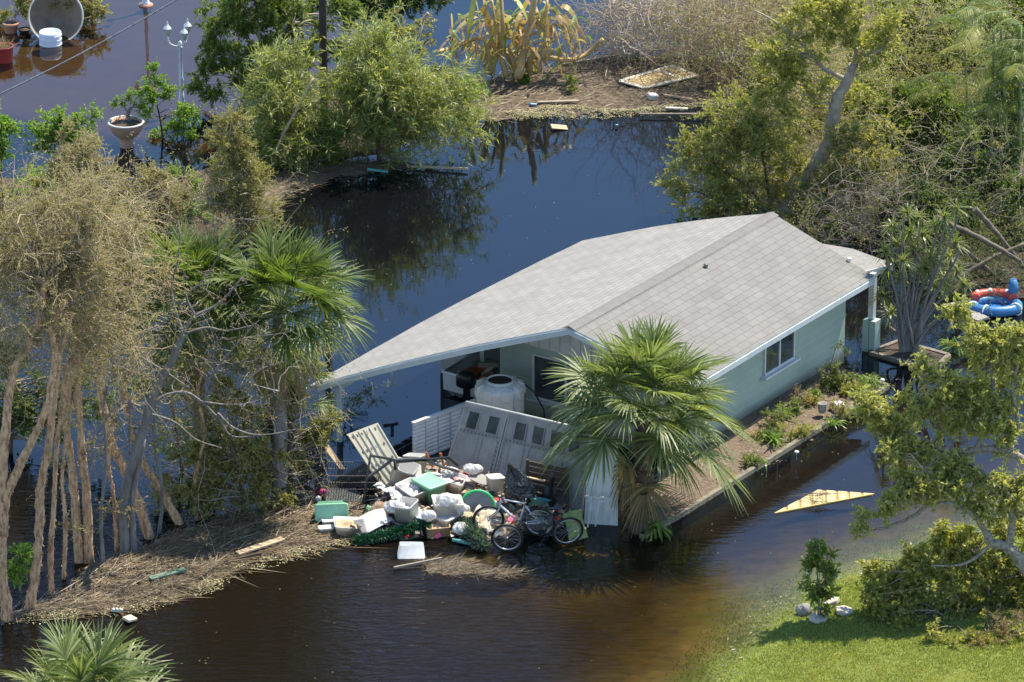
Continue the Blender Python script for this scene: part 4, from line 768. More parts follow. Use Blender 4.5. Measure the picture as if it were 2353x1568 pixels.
# ---------------------------------------------------------------- bicycles
def bicycle(label, rear, front, lean, frame_m, dark=BLACK, fm2=None, steer=0):
    rear = np.asarray(rear); d = nrm(np.asarray(front) - rear); s = np.cross(A(0, 0, 1), d); upv = A(0, 0, 1) * math.cos(lean) + s * math.sin(lean); sv = np.cross(upv, d)
    wb = np.linalg.norm(np.asarray(front) - rear); kx = wb / 1.08
    def L(x, y, z): return rear + d * x * kx + sv * y + upv * z
    r_ = T('bicycle', label, 'bicycle', rear, 'bicycles leaning on the rubbish heap'); rad = .335
    for hx in (0, 1.08):
        a = np.linspace(0, 2 * math.pi, 41)[:-1]; c = L(hx, 0, rad)
        e1 = d * math.cos(steer) + sv * math.sin(steer) if hx else d; n1 = np.cross(upv, e1)
        circ = lambda r: c + np.cos(a)[:, None] * e1 * r + np.sin(a)[:, None] * upv * r
        m = MB(); sticks(m, [c + n1 * .03 * (-1) ** k for k in range(28)], [c + (math.cos(k * .2244) * e1 + math.sin(k * .2244) * upv) * (rad - .045) for k in range(28)], .0022, .0022); tube(m, [c - n1 * .05, c + n1 * .05], .022, 8)
        w = m.build('wheel', STEEL, r_); m = MB(); tube(m, circ(rad - .024), .026, 8, closed=True); m.build('tyre', RUBBER, w); m = MB(); tube(m, circ(rad - .056), .013, 6, closed=True); m.build('rim', STEEL, w)
    m = MB(); bb = (.43, 0, .29); st = (.30, 0, .76); ht = (.80, 0, .84); hb = (.83, 0, .70)
    for a, b, r in ((bb, st, .018), (st, ht, .018), (bb, hb, .024), (ht, hb, .022)): tube(m, [L(*a), L(*b)], r, 8)
    for y in (-.05, .05):
        tube(m, [L(.30, y * .4, .72), L(0, y, rad)], .010, 6); tube(m, [L(.43, y * .6, .29), L(0, y, rad)], .011, 6)
    m.build('frame', frame_m, r_)
    m = MB()
    for y in (-.055, .055): tube(m, [L(.835, y, .66), L(.91, y, .50), L(1.08, y, rad)], .017, 8)
    bar(m, L(.832, -.07, .665), L(.832, .07, .665), .03); m.build('fork', fm2 or dark, r_)
    m = MB(); tube(m, [L(.795, 0, .85), L(.775, 0, .95)], .017, 8); tube(m, [L(.70, -.31, .97), L(.78, -.12, .955), L(.80, 0, .955), L(.78, .12, .955), L(.70, .31, .97)], .013, 8)
    for y in (-1, 1): tube(m, [L(.735, y * .2, .965), L(.70, y * .32, .972)], .019, 8); tube(m, [L(.80, y * .2, .95), L(.86, y * .26, .93)], .006, 5)
    m.build('handlebar', dark, r_); m = MB(); tube(m, [L(.30, 0, .76), L(.27, 0, .92)], .014, 8); m.build('seatpost', STEEL, r_)
    m = MB(); loft(m, [[L(x, -w, z), L(x, -w * .7, z - .03), L(x, w * .7, z - .03), L(x, w, z), L(x, w * .4, z + .02), L(x, -w * .4, z + .02)] for x, w, z in ((.13, .06, .955), (.17, .08, .955), (.25, .05, .945), (.33, .025, .945), (.40, .015, .935))], 0, True, True, True); m.build('saddle', mat('saddle_vinyl', (.03, .03, .032), .35), r_)
    m = MB(); a = np.linspace(0, 2 * math.pi, 25)[:-1]; c = L(.43, .05, .29); tube(m, c + np.cos(a)[:, None] * d * .085 + np.sin(a)[:, None] * upv * .085, .008, 6, closed=True); bar(m, L(.43, .07, .29), L(.50, .07, .14), .022); bar(m, L(.43, -.07, .29), L(.36, -.07, .44), .022); bar(m, L(.50, .08, .14), L(.50, .16, .14), .08, .02); bar(m, L(.36, -.08, .44), L(.36, -.16, .44), .08, .02)
    m.build('crank', dark, r_); return r_
bicycle('black mountain bike in front, its front wheel towards the left in the water', P(1303, 1252, -.0), P(1164, 1268, .0), .16, mat('bike_black', (.035, .04, .055), .22), steer=-.35)
bicycle('silver framed mountain bike leaning behind the black one', P(1240, 1232, .05), P(1123, 1226, .05), .12, SILVER, fm2=STEEL, steer=.2)
# ================================================================ vegetation
def smooth(pts, n):                                     # resample a polyline with rounded bends
    pts = np.asarray(pts, float)
    if len(pts) < 3: return np.linspace(pts[0], pts[-1], n)
    q = np.concatenate([[2 * pts[0] - pts[1]], pts, [2 * pts[-1] - pts[-2]]]); o = []
    for t in np.linspace(0, len(pts) - 1.0001, n):
        k = int(t); f = t - k; p0, p1, p2, p3 = q[k:k + 4]
        o.append(.5 * (2 * p1 + (p2 - p0) * f + (2 * p0 - 5 * p1 + 4 * p2 - p3) * f * f + (3 * p1 - p0 - 3 * p2 + p3) * f ** 3))
    return np.array(o)
def stem_mesh(m, pts, r0, r1, R, n=8, knob=.10):
    pp = smooth(pts, max(6, len(pts) * 5)); K = len(pp); r = r0 + (r1 - r0) * np.linspace(0, 1, K) ** .85
    pp[1:] += R.normal(size=(K - 1, 3)) * (r[1:, None] * .09); tube(m, pp, r, n, jit=R.normal(0, knob, (K, n))); return pp, r
def tree(name, label, cat, base, stems, blobs, leaf, bark, seed, twig=None, r=(.10, .03), cl=.30, dens=1.7, ntw=9, nlf=9, tl=.34, L=.07, Wd=.032, up=.35, droop=.2, hang=0.0, group=None, limb=.022, curly=.25, shell=.5, upb=.6, parts=('trunk', 'branches', 'foliage'), tw=.0035, deep=1.0, boost=1.05, dyk=1.0):
    R = rng(seed)
    if boost: dens *= 1.25; ntw = int(ntw * 1.5 * boost + .5); nlf = int(nlf * 1.5 * boost + .5); L *= 1.2; Wd *= 1.25
    b = P(*base); root = T(name, label, cat, b, group); Yb = b[1]; nodes = [b[None]]; m = MB()
    for s in stems:
        rad = s[0] if isinstance(s[0], tuple) else r; pl = s[1:] if isinstance(s[0], tuple) else s
        pts = [Q(p[0], p[1], Yb + (p[2] * dyk if len(p) > 2 else 0)) for p in pl]
        if pts[0][2] < .4: pts[0][2] = min(pts[0][2], -.12)
        pp, pr_ = stem_mesh(m, pts, rad[0], rad[1], R); nodes.append(pp)
        if bark is PAPERBARK:                           # loose curls of peeling bark
            nf = len(pp) * 9; i = R.integers(0, len(pp) - 1, nf); f = R.uniform(0, 1, nf)[:, None]; a = R.uniform(0, 6.28, nf); o = np.stack([np.cos(a), np.sin(a), 0 * a], -1)
            leaves(m, pp[i] * (1 - f) + pp[i + 1] * f + o * pr_[i][:, None] * .9, o * .55 + A(0, 0, 1) * R.choice([-1, 1], nf)[:, None], .055, .035, R, 0, upb=0)
    if stems: m.build(parts[0], bark, root)
    nodes = np.concatenate(nodes); m2 = MB(); m3 = MB()
    la, lb, lra, lrb = [], [], [], []; C_, D_ = [], []
    for bl in blobs:
        c = Q(bl[0], bl[1], Yb + (bl[3] * dyk if len(bl) > 3 else 0)); rad = bl[2] / 100.0; n = max(2, int(dens * (rad / cl) ** 2))
        d = nrm(R.normal(size=(n, 3))); u = R.uniform(0, 1, n) ** shell; p = c + d * (u * rad)[:, None] * A(1, deep, .9); p[:, 2] = np.maximum(p[:, 2], .08)
        for k in range(n):
            q = p[k]; dist = np.linalg.norm(nodes - q, axis=1) + 1.2 * np.maximum(0, nodes[:, 2] - q[2] + .1); a = nodes[dist.argmin()]
            mid = (a + q) / 2 + R.normal(size=3) * np.linalg.norm(q - a) * curly * .5 + A(0, 0, .08 * np.linalg.norm(q - a)); cv = smooth([a, mid, q], 7)
            cv[1:-1] += R.normal(size=(5, 3)) * .02; rr_ = np.linspace(min(limb, .006 + .012 * np.linalg.norm(q - a)) + .002, .005, 7)
            la.append(cv[:-1]); lb.append(cv[1:]); lra.append(rr_[:-1]); lrb.append(rr_[1:])
        o = nrm(p - c + R.normal(size=p.shape) * .2); C_.append(np.repeat(p, ntw, 0)); D_.append(nrm(np.repeat(o, ntw, 0) * .55 + R.normal(size=(n * ntw, 3)) * .75 + A(0, 0, up)))
    C_ = np.concatenate(C_); D_ = np.concatenate(D_); N = len(C_); Lt = tl * R.uniform(.5, 1.25, N)[:, None]
    mid = C_ + D_ * Lt * .55 + R.normal(size=(N, 3)) * .02; end = mid + nrm(D_ + R.normal(size=(N, 3)) * curly + A(0, 0, -droop)) * Lt * .5
    sticks(m2, np.concatenate(la), np.concatenate(lb), np.concatenate(lra), np.concatenate(lrb), 0, 4)
    sticks(m2, C_, mid, tw * 1.3, tw, 0); sticks(m2, mid, end, tw, tw * .5, 0); m2.build(parts[1], twig or TWIG, root)
    if nlf > 0:
        t = R.uniform(.15, 1.02, (N, nlf))[..., None]; pos = np.where(t < .55, C_[:, None] + (mid - C_)[:, None] * t / .55, mid[:, None] + (end - mid)[:, None] * (t - .55) / .45).reshape(-1, 3)
        dd = np.repeat(nrm(end - C_), nlf, 0) * .6 + R.normal(size=pos.shape) * .65 + A(0, 0, -hang); leaves(m3, pos, dd, L, Wd, R, 0, upb=upb); m3.build(parts[2], leaf, root)
    return root
def fan_palm(name, label, base, crown, n, size, seed, leaf, Yoff=0.0, r=.14, dead=4, lean=0, bark=None, lo=-45, only=None, trunk=True, group=None):
    R = rng(seed); b = P(*base); c = Q(crown[0], crown[1], b[1] + Yoff); root = T(name, label, 'palm', b, group)
    if trunk:
        m = MB(); pp, rr_ = stem_mesh(m, [A(b[0], b[1], -.3), (b * .5 + c * .5) * A(1, 1, 1), c - A(0, 0, .05)], r, r * .95, R, 12, .08)
        k = 60; t = R.uniform(.05, 1, k); i = (t * (len(pp) - 1)).astype(int); a = R.uniform(0, 6.28, k)
        d = np.stack([np.cos(a), np.sin(a), np.full(k, .9)], -1); sticks(m, pp[i] + d * A(1, 1, 0) * r * .8, pp[i] + d * A(1, 1, 0) * r * 1.1 + nrm(d) * R.uniform(.12, .28, k)[:, None], .035, .010, 1, 4); m.build('trunk', [bark or GREYBARK, BROWNBARK], root)
    def frond(az, el, mt, sz, dr, nm):
        m = MB(); d0 = A(math.cos(az) * math.cos(el), math.sin(az) * math.cos(el), math.sin(el)); Lp = sz * R.uniform(.75, 1.1); t = np.linspace(0, 1, 6)[:, None]
        pet = c + d0 * Lp * t + A(0, 0, -1) * (.28 * Lp * dr) * t * t; tube(m, pet, np.linspace(.018, .009, 6), 5, 1); hub = pet[-1]; d = nrm(pet[-1] - pet[-2])
        s = nrm(np.cross(d, A(0, 0, 1)) + 1e-6); nn = np.cross(s, d); s = nrm(s + nn * R.normal(0, .35)); nn = np.cross(s, d); K = 44
        a = np.radians(np.linspace(-118, 118, K)) + R.normal(0, .02, K); fold = .30 * np.abs(np.sin(a))
        e = np.cos(a)[:, None] * d + np.sin(a)[:, None] * s + fold[:, None] * nn - (np.cos(a) * .12)[:, None] * nn; Ls = sz * .80 * (1 - .28 * (np.abs(a) / 2.06) ** 2) * R.uniform(.88, 1.08, K)
        st = hub + d * (.10 * sz * np.cos(a))[:, None] * (np.cos(a) > 0)[:, None]; side = np.cross(e, nn)
        blades(m, st, e, Ls, .036 * sz / .8, (.14 + .26 * dr) * R.uniform(.6, 1.4, K), R, 0, 4, .38, side); m.build(nm, [mt, GREENST], root)
    for k in range(n):
        f = (k + .5) / n; el = math.radians(80 + (lo - 80) * f ** .85) + R.normal(0, .08); az = k * 2.39996 + R.normal(0, .15)
        if only and not only(az % (2 * math.pi)): continue
        frond(az, el, leaf, size * R.uniform(.85, 1.12), .25 + .6 * f, 'frond')
    for k in range(dead): frond(R.uniform(0, 6.28), math.radians(R.uniform(-75, -50)), L_DRY, size * .8, 1.2, 'dead_frond')
    return root
GREENST = mat('green_stem', (.16, .20, .05), .5, (.22, .24, .09), 4)
def strap_plant(name, label, cat, c, n, L, w, seed, leaf, el=(20, 80), droop=.6, bias=None, group=None, part='leaf_blades', spread=.06, R3=None):
    R = rng(seed); a = R.uniform(0, 6.28, n) if bias is None else R.normal(bias, .7, n); e = np.radians(R.uniform(*el, n)); d = np.stack([np.cos(a) * np.cos(e), np.sin(a) * np.cos(e), np.sin(e)], -1)
    m = MB(); blades(m, np.asarray(c) + R.normal(size=(n, 3)) * A(spread, spread, 0), d, L * R.uniform(.7, 1.15, n), w, droop * R.uniform(.6, 1.3, n), R, 0, 5, .25)
    return put(m.build(name, leaf, loc=c), label, cat, group)
G_ = lambda *a, **k: tree(*a, **k)
# ---------------------------------------------------------------- left: peeling bark grove
mel = dict(leaf=L_MEL, bark=PAPERBARK, twig=TWIGT, cl=.30, dens=1.6, ntw=9, nlf=9, tl=.52, L=.05, Wd=.018, up=.25, curly=.5, limb=.03, tw=.005, shell=.85)
gm = 'paperbark trees along the left debris bank'
tree('paperbark_tree', 'leftmost paperbark tree with a forked trunk running up the left edge', 'tree', (17, 1424), [[(.125, .065), (17, 1424), (6, 1330), (2, 1210), (4, 1110), (12, 1000), (31, 855, .3), (61, 804, .4), (88, 736, .5), (105, 640, .6)], [(.10, .05), (6, 1230), (14, 1140), (40, 1082), (64, 1030), (92, 974), (112, 916), (126, 821, .2), (119, 753, .3), (150, 690, .4)]], [(40, 690, 75, .5), (110, 640, 85, .8), (20, 600, 75, .8), (80, 560, 85, 1), (60, 790, 50, .3), (10, 820, 55, .6)], seed=101, group=gm, **mel)
tree('paperbark_tree', 'stout paperbark tree with ragged orange bark second from the left edge', 'tree', (66, 1402), [[(.105, .045), (66, 1402), (81, 1309), (91, 1207), (94, 1123), (110, 1030), (126, 906), (136, 814, .2), (150, 766, .3), (175, 660, .5), (190, 560, .7)]], [(160, 600, 85, .6), (190, 520, 85, .9), (140, 700, 70, .4), (220, 640, 80, .7), (130, 480, 70, 1.1)], seed=102, group=gm, **mel)
tree('paperbark_tree', 'thin straight paperbark stem just right of the stout ragged one', 'tree', (119, 1366), [[(.06, .03), (119, 1366), (116, 1275), (123, 1174), (129, 1039), (139, 957), (150, 861), (166, 821, .1), (215, 800, .2)]], [(215, 780, 50, .2), (180, 740, 55, .3)], seed=103, group=gm, **mel)
tree('paperbark_tree', 'twin paperbark trunks at the water side left of the grey tree', 'tree', (192, 1292), [[(.10, .05), (182, 1290), (174, 1174), (160, 1039), (152, 940), (170, 830, .2), (186, 720, .5)], [(.10, .05), (203, 1278), (199, 1140), (190, 1059), (184, 991), (180, 821, .4), (210, 700, .6), (246, 600, .9), (230, 520, 1.2)]], [(250, 560, 85, .9), (270, 640, 80, .7), (300, 700, 65, .5), (250, 740, 65, .4), (290, 500, 75, 1.2), (210, 440, 60, 1.5), (330, 640, 50, .6)], seed=104, group=gm, **mel)
tree('paperbark_tree', 'leaning paperbark trunk behind the grey bare tree', 'tree', (345, 1236), [[(.11, .07), (345, 1236), (317, 1150), (290, 1090), (255, 1010), (232, 900, .2), (230, 800, .4)]], [(225, 810, 60, .4), (290, 790, 45, .4)], seed=105, group=gm, **mel)
tree('paperbark_tree', 'bent orange paperbark stump leaning towards the shrubs', 'tree', (417, 1203), [[(.10, .05), (417, 1203), (376, 1136), (333, 1069), (300, 980), (286, 900)]], [(290, 860, 40, .2)], seed=106, group=gm, **mel)
tree('bare_tree', 'grey barked storm stripped tree with two stems and forked bare branches', 'tree', (297, 1271), [[(.11, .07), (288, 1271), (286, 1140), (323, 1008), (354, 906), (398, 821), (420, 765)], [(.07, .05), (308, 1270), (305, 1150), (330, 1010)], [(.045, .012), (420, 765), (405, 725), (394, 668), (408, 600), (415, 535)], [(.05, .014), (420, 765), (445, 729), (503, 698), (558, 637)], [(.03, .010), (425, 766), (476, 753), (520, 760), (578, 749)], [(.04, .012), (340, 950), (374, 912), (425, 902), (462, 923), (503, 963), (530, 1001), (578, 1004)], [(.035, .012), (322, 935), (296, 926), (265, 936), (238, 974), (190, 1045)], [(.035, .02), (299, 916), (297, 1045)], [(.03, .014), (316, 817), (372, 850), (435, 892)], [(.03, .008), (473, 882), (530, 807), (595, 736)], [(.03, .01), (448, 726), (430, 680), (470, 640), (520, 560)], [(.03, .01), (500, 950), (540, 985), (600, 1000), (690, 985)], [(.03, .01), (340, 950), (400, 970), (450, 1010), (510, 1030)], [(.025, .008), (462, 923), (520, 930), (580, 925), (640, 900)]],
     [(470, 650, 60), (540, 720, 70), (620, 770, 70), (500, 830, 70), (590, 880, 70), (420, 860, 50), (560, 960, 60), (660, 860, 60), (350, 820, 50), (250, 1000, 40), (650, 960, 50), (560, 650, 40)], L_DRY, GREYBARK, 107, twig=GREYBARK, cl=.32, dens=1.0, ntw=5, nlf=4, tl=.42, L=.05, Wd=.03, curly=.5, limb=.022, tw=.0045, boost=0)
for k, (pl, lab) in enumerate((([(146, 1330), (150, 1200), (143, 1090), (160, 960), (190, 850)], 'slender stem standing between the thin paperbark and the twin trunks'), ([(238, 1300), (232, 1180), (244, 1060), (238, 940), (262, 830)], 'slender stem just right of the twin paperbark trunks'), ([(268, 1268), (262, 1150), (250, 1050), (270, 930), (310, 840)], 'slender crooked stem left of the grey bare tree'), ([(365, 1225), (372, 1120), (352, 1010), (360, 900), (340, 820)], 'slender stem between the grey bare tree and the bent stump'), ([(455, 1195), (448, 1100), (470, 1000), (455, 900), (480, 820)], 'slender stem right of the bent orange stump'))):
    tree('slender_tree', lab, 'tree', pl[0], [[(.045, .02)] + pl], [(pl[4][0], pl[4][1], 42), (pl[3][0] + 20, pl[3][1], 36), (pl[2][0] - 15, pl[2][1] - 20, 30), (pl[1][0] + 10, pl[1][1], 24)], (L_MEL, L_DRYO)[k % 2], PAPERBARK if k % 2 == 0 else GREYBARK, 720 + k, twig=TWIGT, cl=.25, dens=1.1, ntw=5, nlf=6, tl=.42, L=.055, Wd=.024, curly=.5)
# understory by the bank
und = dict(leaf=L_GRN, bark=BROWNBARK, cl=.28, dens=2.0, ntw=9, nlf=10, tl=.3, L=.065, Wd=.034)
tree('shrub', 'dark green bush under the leaning palms behind the bank', 'shrub', (560, 1185), [[(.05, .02), (560, 1185), (555, 1120), (540, 1060)]], [(540, 1090, 60), (480, 1110, 55), (590, 1050, 60), (540, 1010, 55), (470, 1050, 45), (610, 1130, 40), (420, 1080, 40, .3), (500, 1150, 40), (380, 1130, 35, .3), (560, 960, 45, .2), (520, 900, 45, .3), (470, 980, 40, .2)], seed=111, **{**und, 'leaf': L_OLV})
tree('shrub', 'olive bush beside the charcoal lattice panel', 'shrub', (650, 1160), [[(.05, .02), (650, 1160), (655, 1080), (680, 980)]], [(660, 1060, 55, .4), (640, 980, 60, .5), (710, 985, 45, .6), (745, 965, 26, .6), (670, 920, 45, .5), (745, 1010, 28, .5), (620, 1110, 45)], seed=112, **{**und, 'leaf': L_OLV})
tree('shrub', 'yellow green bush below the right palm crown', 'shrub', (640, 1120), [[(.06, .02), (640, 1120, .4), (655, 960, .5), (650, 850, .6)]], [(650, 850, 55, .6), (700, 830, 45, .7), (610, 900, 50, .5), (590, 820, 45, .6)], seed=113, **{**und, 'leaf': L_YEL, 'ntw': 7, 'nlf': 7})
tree('shrub', 'small bright shrub at the foot of the leftmost trunk', 'shrub', (50, 1390), [[(.025, .012), (50, 1390), (40, 1310), (36, 1290)]], [(36, 1285, 30), (22, 1300, 24), (50, 1270, 14)], seed=114, **{**und, 'leaf': L_BRT})
tree('shrub', 'dark understory bush at the left edge behind the trunks', 'shrub', (20, 1040), [[(.06, .02), (20, 1040), (30, 950), (20, 880)]], [(10, 900, 60), (60, 960, 55), (20, 980, 50), (120, 900, 45), (0, 830, 45), (140, 970, 40), (230, 930, 40), (180, 860, 40)], seed=115, **{**und, 'leaf': L_DRK})
tree('shrub', 'green understory bush behind the grey tree trunk', 'shrub', (420, 1080), [[(.05, .02), (420, 1080), (400, 960), (380, 860)]], [(380, 860, 50), (330, 880, 45), (440, 960, 45), (400, 1010, 40)], seed=116, **{**und, 'leaf': L_GRN, 'ntw': 6})
fan_palm('cabbage_palm', 'left cabbage palm of the pair behind the bare grey tree', (470, 1150), (442, 690), 38, 1.12, 201, L_PALM, Yoff=.5, r=.15, lo=-8, bark=GREYBARK, group='cabbage palms')
fan_palm('cabbage_palm', 'right cabbage palm of the pair overhanging the roof corner water', (640, 1165), (645, 712), 40, 1.14, 202, L_PALM, Yoff=.4, r=.16, lo=0, bark=GREYBARK, group='cabbage palms')
fan_palm('young_palm', 'small palm sending one drooping frond over the lattice panel', (660, 1130), (672, 905), 7, .62, 203, L_PALM, Yoff=.3, r=.07, lo=-20, dead=1, group='cabbage palms', only=lambda a: a < 1.2 or a > 4.2)
fan_palm('cabbage_palm', 'cabbage palm in front of the house gable beside the white door', (1468, 1222), (1486, 952), 46, 1.30, 204, L_PALMP, Yoff=.5, r=.21, dead=2, lo=-8, bark=BROWNBARK, group='cabbage palms')
fan_palm('cabbage_palm', 'palm crown cut off by the bottom left corner of the photo', (150, 1830), (190, 1668), 28, 1.30, 205, L_PALMP, Yoff=.0, r=.16, lo=0, dead=0, group='cabbage palms')
strap_plant('cycad', 'bright green sago like cycad at the foot of the gable palm', 'cycad', P(1500, 1212, .12), 34, .62, .07, 210, L_STRAP, (10, 70), .7, -.7)
# ---------------------------------------------------------------- left middle shrubs
olv = dict(leaf=L_GRY, bark=PALEBARK, twig=TWIGT, cl=.28, dens=3.0, ntw=12, nlf=10, tl=.32, L=.05, Wd=.018, curly=.4)
tree('shrub', 'grey olive shrub with a pale crooked trunk left of the urn', 'shrub', (161, 540), [[(.06, .03), (161, 540), (158, 480), (175, 440), (181, 370)]], [(200, 365, 52), (165, 340, 55), (215, 425, 52), (190, 420, 60), (150, 400, 50), (180, 480, 55)], seed=121, **olv)
tree('shrub', 'tall light green shrub behind the grey olive one at the left', 'shrub', (130, 430), [[(.04, .02), (130, 430), (125, 360), (130, 310)]], [(110, 310, 50), (145, 290, 40), (200, 292, 38), (80, 330, 42), (170, 320, 42)], seed=122, **{**und, 'leaf': L_BRT, 'L': .075})
tree('shrub', 'large ash green shrub directly left of the white drum', 'shrub', (330, 545), [[(.06, .02), (330, 545), (325, 480), (310, 430)]], [(320, 460, 62), (265, 475, 55), (375, 450, 48), (300, 510, 60), (225, 450, 40), (220, 500, 50), (380, 490, 50), (350, 400, 40), (410, 450, 40), (260, 540, 50)], seed=123, **olv)
tree('shrub', 'bright green low shrub between the ash green shrubs', 'shrub', (425, 510), [[(.03, .012), (425, 510), (425, 460)]], [(425, 460, 40), (440, 430, 28), (410, 490, 30), (455, 490, 30)], seed=124, **{**und, 'leaf': L_BRT, 'L': .06})
tree('shrub', 'upright olive grey shrub at the water edge above the drum', 'shrub', (545, 560), [[(.06, .02), (545, 560), (545, 450), (535, 330)]], [(525, 310, 48), (560, 350, 50), (520, 390, 55), (575, 420, 55), (540, 470, 65), (590, 500, 50), (500, 460, 40), (570, 560, 45), (535, 270, 30)], seed=125, **{**olv, 'leaf': L_OLV, 'deep': .8})
tree('shrub', 'bright broadleaf shrub at the extreme left edge above the straps', 'shrub', (0, 430), [[(.03, .012), (0, 430), (5, 330)]], [(4, 300, 34), (8, 350, 26), (-10, 270, 30)], seed=126, **{**und, 'leaf': L_BRT, 'L': .11, 'Wd': .04})
tree('shrub', 'mid green shrub at the left edge below the strap leaves', 'shrub', (40, 560), [[(.04, .015), (40, 560), (40, 480)]], [(30, 520, 60), (90, 530, 60), (140, 500, 40), (10, 560, 50), (100, 460, 45), (60, 580, 50), (-10, 480, 40)], seed=127, **{**und, 'leaf': L_OLV, 'dens': 2.4})
tree('shrub', 'brownish olive shrub crowding behind the paperbark crowns', 'shrub', (200, 640), [[(.05, .02), (200, 640), (200, 560)]], [(180, 560, 60), (240, 540, 55), (120, 540, 55), (300, 570, 50), (200, 480, 50)], seed=128, **olv)
strap_plant('strap_leaf_plant', 'clump of broad arching strap leaves swept to the right at the left edge', 'plant', P(85, 440, .7), 210, 1.45, .11, 130, L_STRAP, (25, 85), .85, .2, spread=.30)
strap_plant('strap_leaf_plant', 'broken strappy plant in a dark tub below the urn', 'plant', P(405, 402, .25), 60, .80, .05, 131, L_STRAP, (20, 80), .8, 2.4, spread=.1)
m = MB(); c = P(405, 408); lathe(m, [(.17, -.1), (.22, .24), (.24, .25), (.20, .24), (.16, .1), (0, .1)], c, 20); put(m.build('black_tub', DARK, loc=c), 'black plant tub under the broken strappy plant', 'plant pot')
tree('shrub', 'light green bush rising beside the terracotta urn and lamp post', 'shrub', (375, 320), [[(.03, .012), (375, 320), (365, 260), (350, 210)]], [(345, 200, 30), (380, 220, 32), (362, 250, 36), (400, 250, 38), (440, 260, 30), (380, 290, 38), (420, 300, 30), (360, 180, 20)], seed=132, **{**und, 'leaf': L_BRT, 'L': .07, 'dens': 1.7})
# ---------------------------------------------------------------- upper left and middle
big = dict(leaf=L_GRN, bark=PALEBARK, twig=TWIGT, cl=.30, dens=2.0, ntw=9, nlf=11, tl=.34, L=.095, Wd=.04, hang=.35, limb=.035)
tree('leafy_tree', 'large dark leaved tree with a pale leaning trunk beside the utility pole', 'tree', (552, 252), [[(.13, .05), (552, 252), (578, 190), (605, 140), (640, 90), (668, 40), (690, -20)], [(.05, .02), (562, 215), (545, 150), (505, 105), (485, 60)], [(.05, .02), (605, 140), (596, 80), (590, 10)], [(.04, .02), (570, 195), (540, 175), (500, 160)]],
     [(470, 95, 42), (520, 45, 60), (480, 150, 38), (540, 130, 45), (600, 40, 65), (620, 110, 50), (680, 50, 65, .5), (765, 25, 55, .6), (695, 120, 55, .5), (560, 180, 40), (625, 170, 45), (560, -10, 70), (660, -20, 70), (460, 190, 35), (760, 90, 45), (500, 200, 30)], seed=141, **big)
bam = dict(leaf=L_BAM, bark=BROWNBARK, cl=.34, dens=1.7, ntw=6, nlf=15, shell=.3, tl=1.15, L=.21, Wd=.026, up=.8, droop=.7, curly=.2)
tree('weeping_shrub', 'narrow leaved green shrub in front of the utility pole', 'shrub', (690, 375), [[(.06, .02), (690, 375), (688, 300), (690, 200)]], [(635, 195, 52), (645, 160, 42), (640, 265, 55), (690, 290, 55), (600, 330, 45), (715, 335, 42), (655, 235, 45), (615, 150, 34), (670, 330, 55), (600, 250, 35), (740, 330, 50)], seed=142, **{**bam, 'leaf': L_BAM})
tree('weeping_shrub', 'tall weeping shrub of narrow glossy leaves overhanging the pool edge', 'shrub', (872, 372), [[(.07, .02), (872, 372), (868, 300), (860, 180)]], [(865, 130, 42), (860, 180, 55), (890, 180, 65), (950, 190, 60), (990, 230, 55), (870, 250, 70), (940, 260, 65), (1010, 280, 50), (1040, 300, 32), (835, 255, 50), (850, 215, 45), (860, 310, 45), (970, 300, 50), (900, 120, 40), (1030, 250, 35), (880, 345, 42), (930, 335, 45), (830, 325, 48), (985, 335, 36), (800, 290, 45), (790, 345, 38), (805, 235, 38)], seed=143, **bam)
tree('weeping_shrub', 'short dark green reedy clump on the mud left of the weeping shrubs', 'shrub', (680, 380), [[(.03, .012), (680, 380, -.2), (680, 350, -.2)]], [(660, 330, 38, -.3), (700, 345, 38, -.3), (730, 340, 38, -.3), (620, 360, 28, -.3), (760, 350, 25, -.3)], seed=144, **{**bam, 'leaf': L_GRN, 'tl': .4})
tree('shrub', 'ragged olive bush behind the weeping shrub', 'shrub', (930, 160), [[(.04, .015), (930, 160), (930, 90)]], [(920, 90, 50), (960, 70, 40), (890, 60, 40), (970, 120, 35)], seed=145, **{**und, 'leaf': L_OLV, 'ntw': 6})
tree('leafy_tree', 'dark tree at the top edge right of the utility pole', 'tree', (830, 90), [[(.08, .03), (830, 90), (835, 20), (840, -40)]], [(800, 20, 55), (860, 10, 60), (920, 0, 60), (980, -10, 55), (880, -50, 60), (780, -20, 50)], seed=146, **{**big, 'leaf': L_DRK})
tree('shrub', 'dark olive hedge shrub behind the overturned dish at the top left', 'shrub', (90, 60), [[(.04, .015), (90, 60), (90, 10)]], [(30, 15, 38), (60, -10, 45), (120, -20, 45), (200, 20, 42), (230, 10, 32), (215, 40, 26), (160, -20, 50), (15, 45, 24)], seed=147, **{**und, 'leaf': L_OLV})
tree('weed_patch', 'pale green weeds on the debris shore beside the weeping shrub', 'weeds', (1070, 230), [], [(1070, 215, 32), (1100, 205, 26), (1040, 230, 28), (1060, 250, 24)], L_BRT, BROWNBARK, 148, cl=.22, dens=2.2, ntw=7, nlf=9, tl=.28, L=.10, Wd=.014, parts=('trunk', 'stalks', 'foliage'))
tree('sprig', 'small vivid green sprig at the foot of the banana clump', 'weeds', (1192, 195), [], [(1192, 182, 17), (1210, 190, 10)], L_BRT, BROWNBARK, 149, cl=.12, dens=2.5, ntw=7, nlf=9, tl=.14, L=.05, Wd=.03, parts=('trunk', 'stalks', 'foliage'))
tree('sprig', 'upright leafy sprig standing in the middle of the debris shore', 'weeds', (1310, 215), [], [(1308, 195, 18), (1320, 185, 12)], L_GRN, BROWNBARK, 150, cl=.14, dens=2, ntw=6, nlf=7, tl=.16, L=.05, Wd=.025, parts=('trunk', 'stalks', 'foliage'))
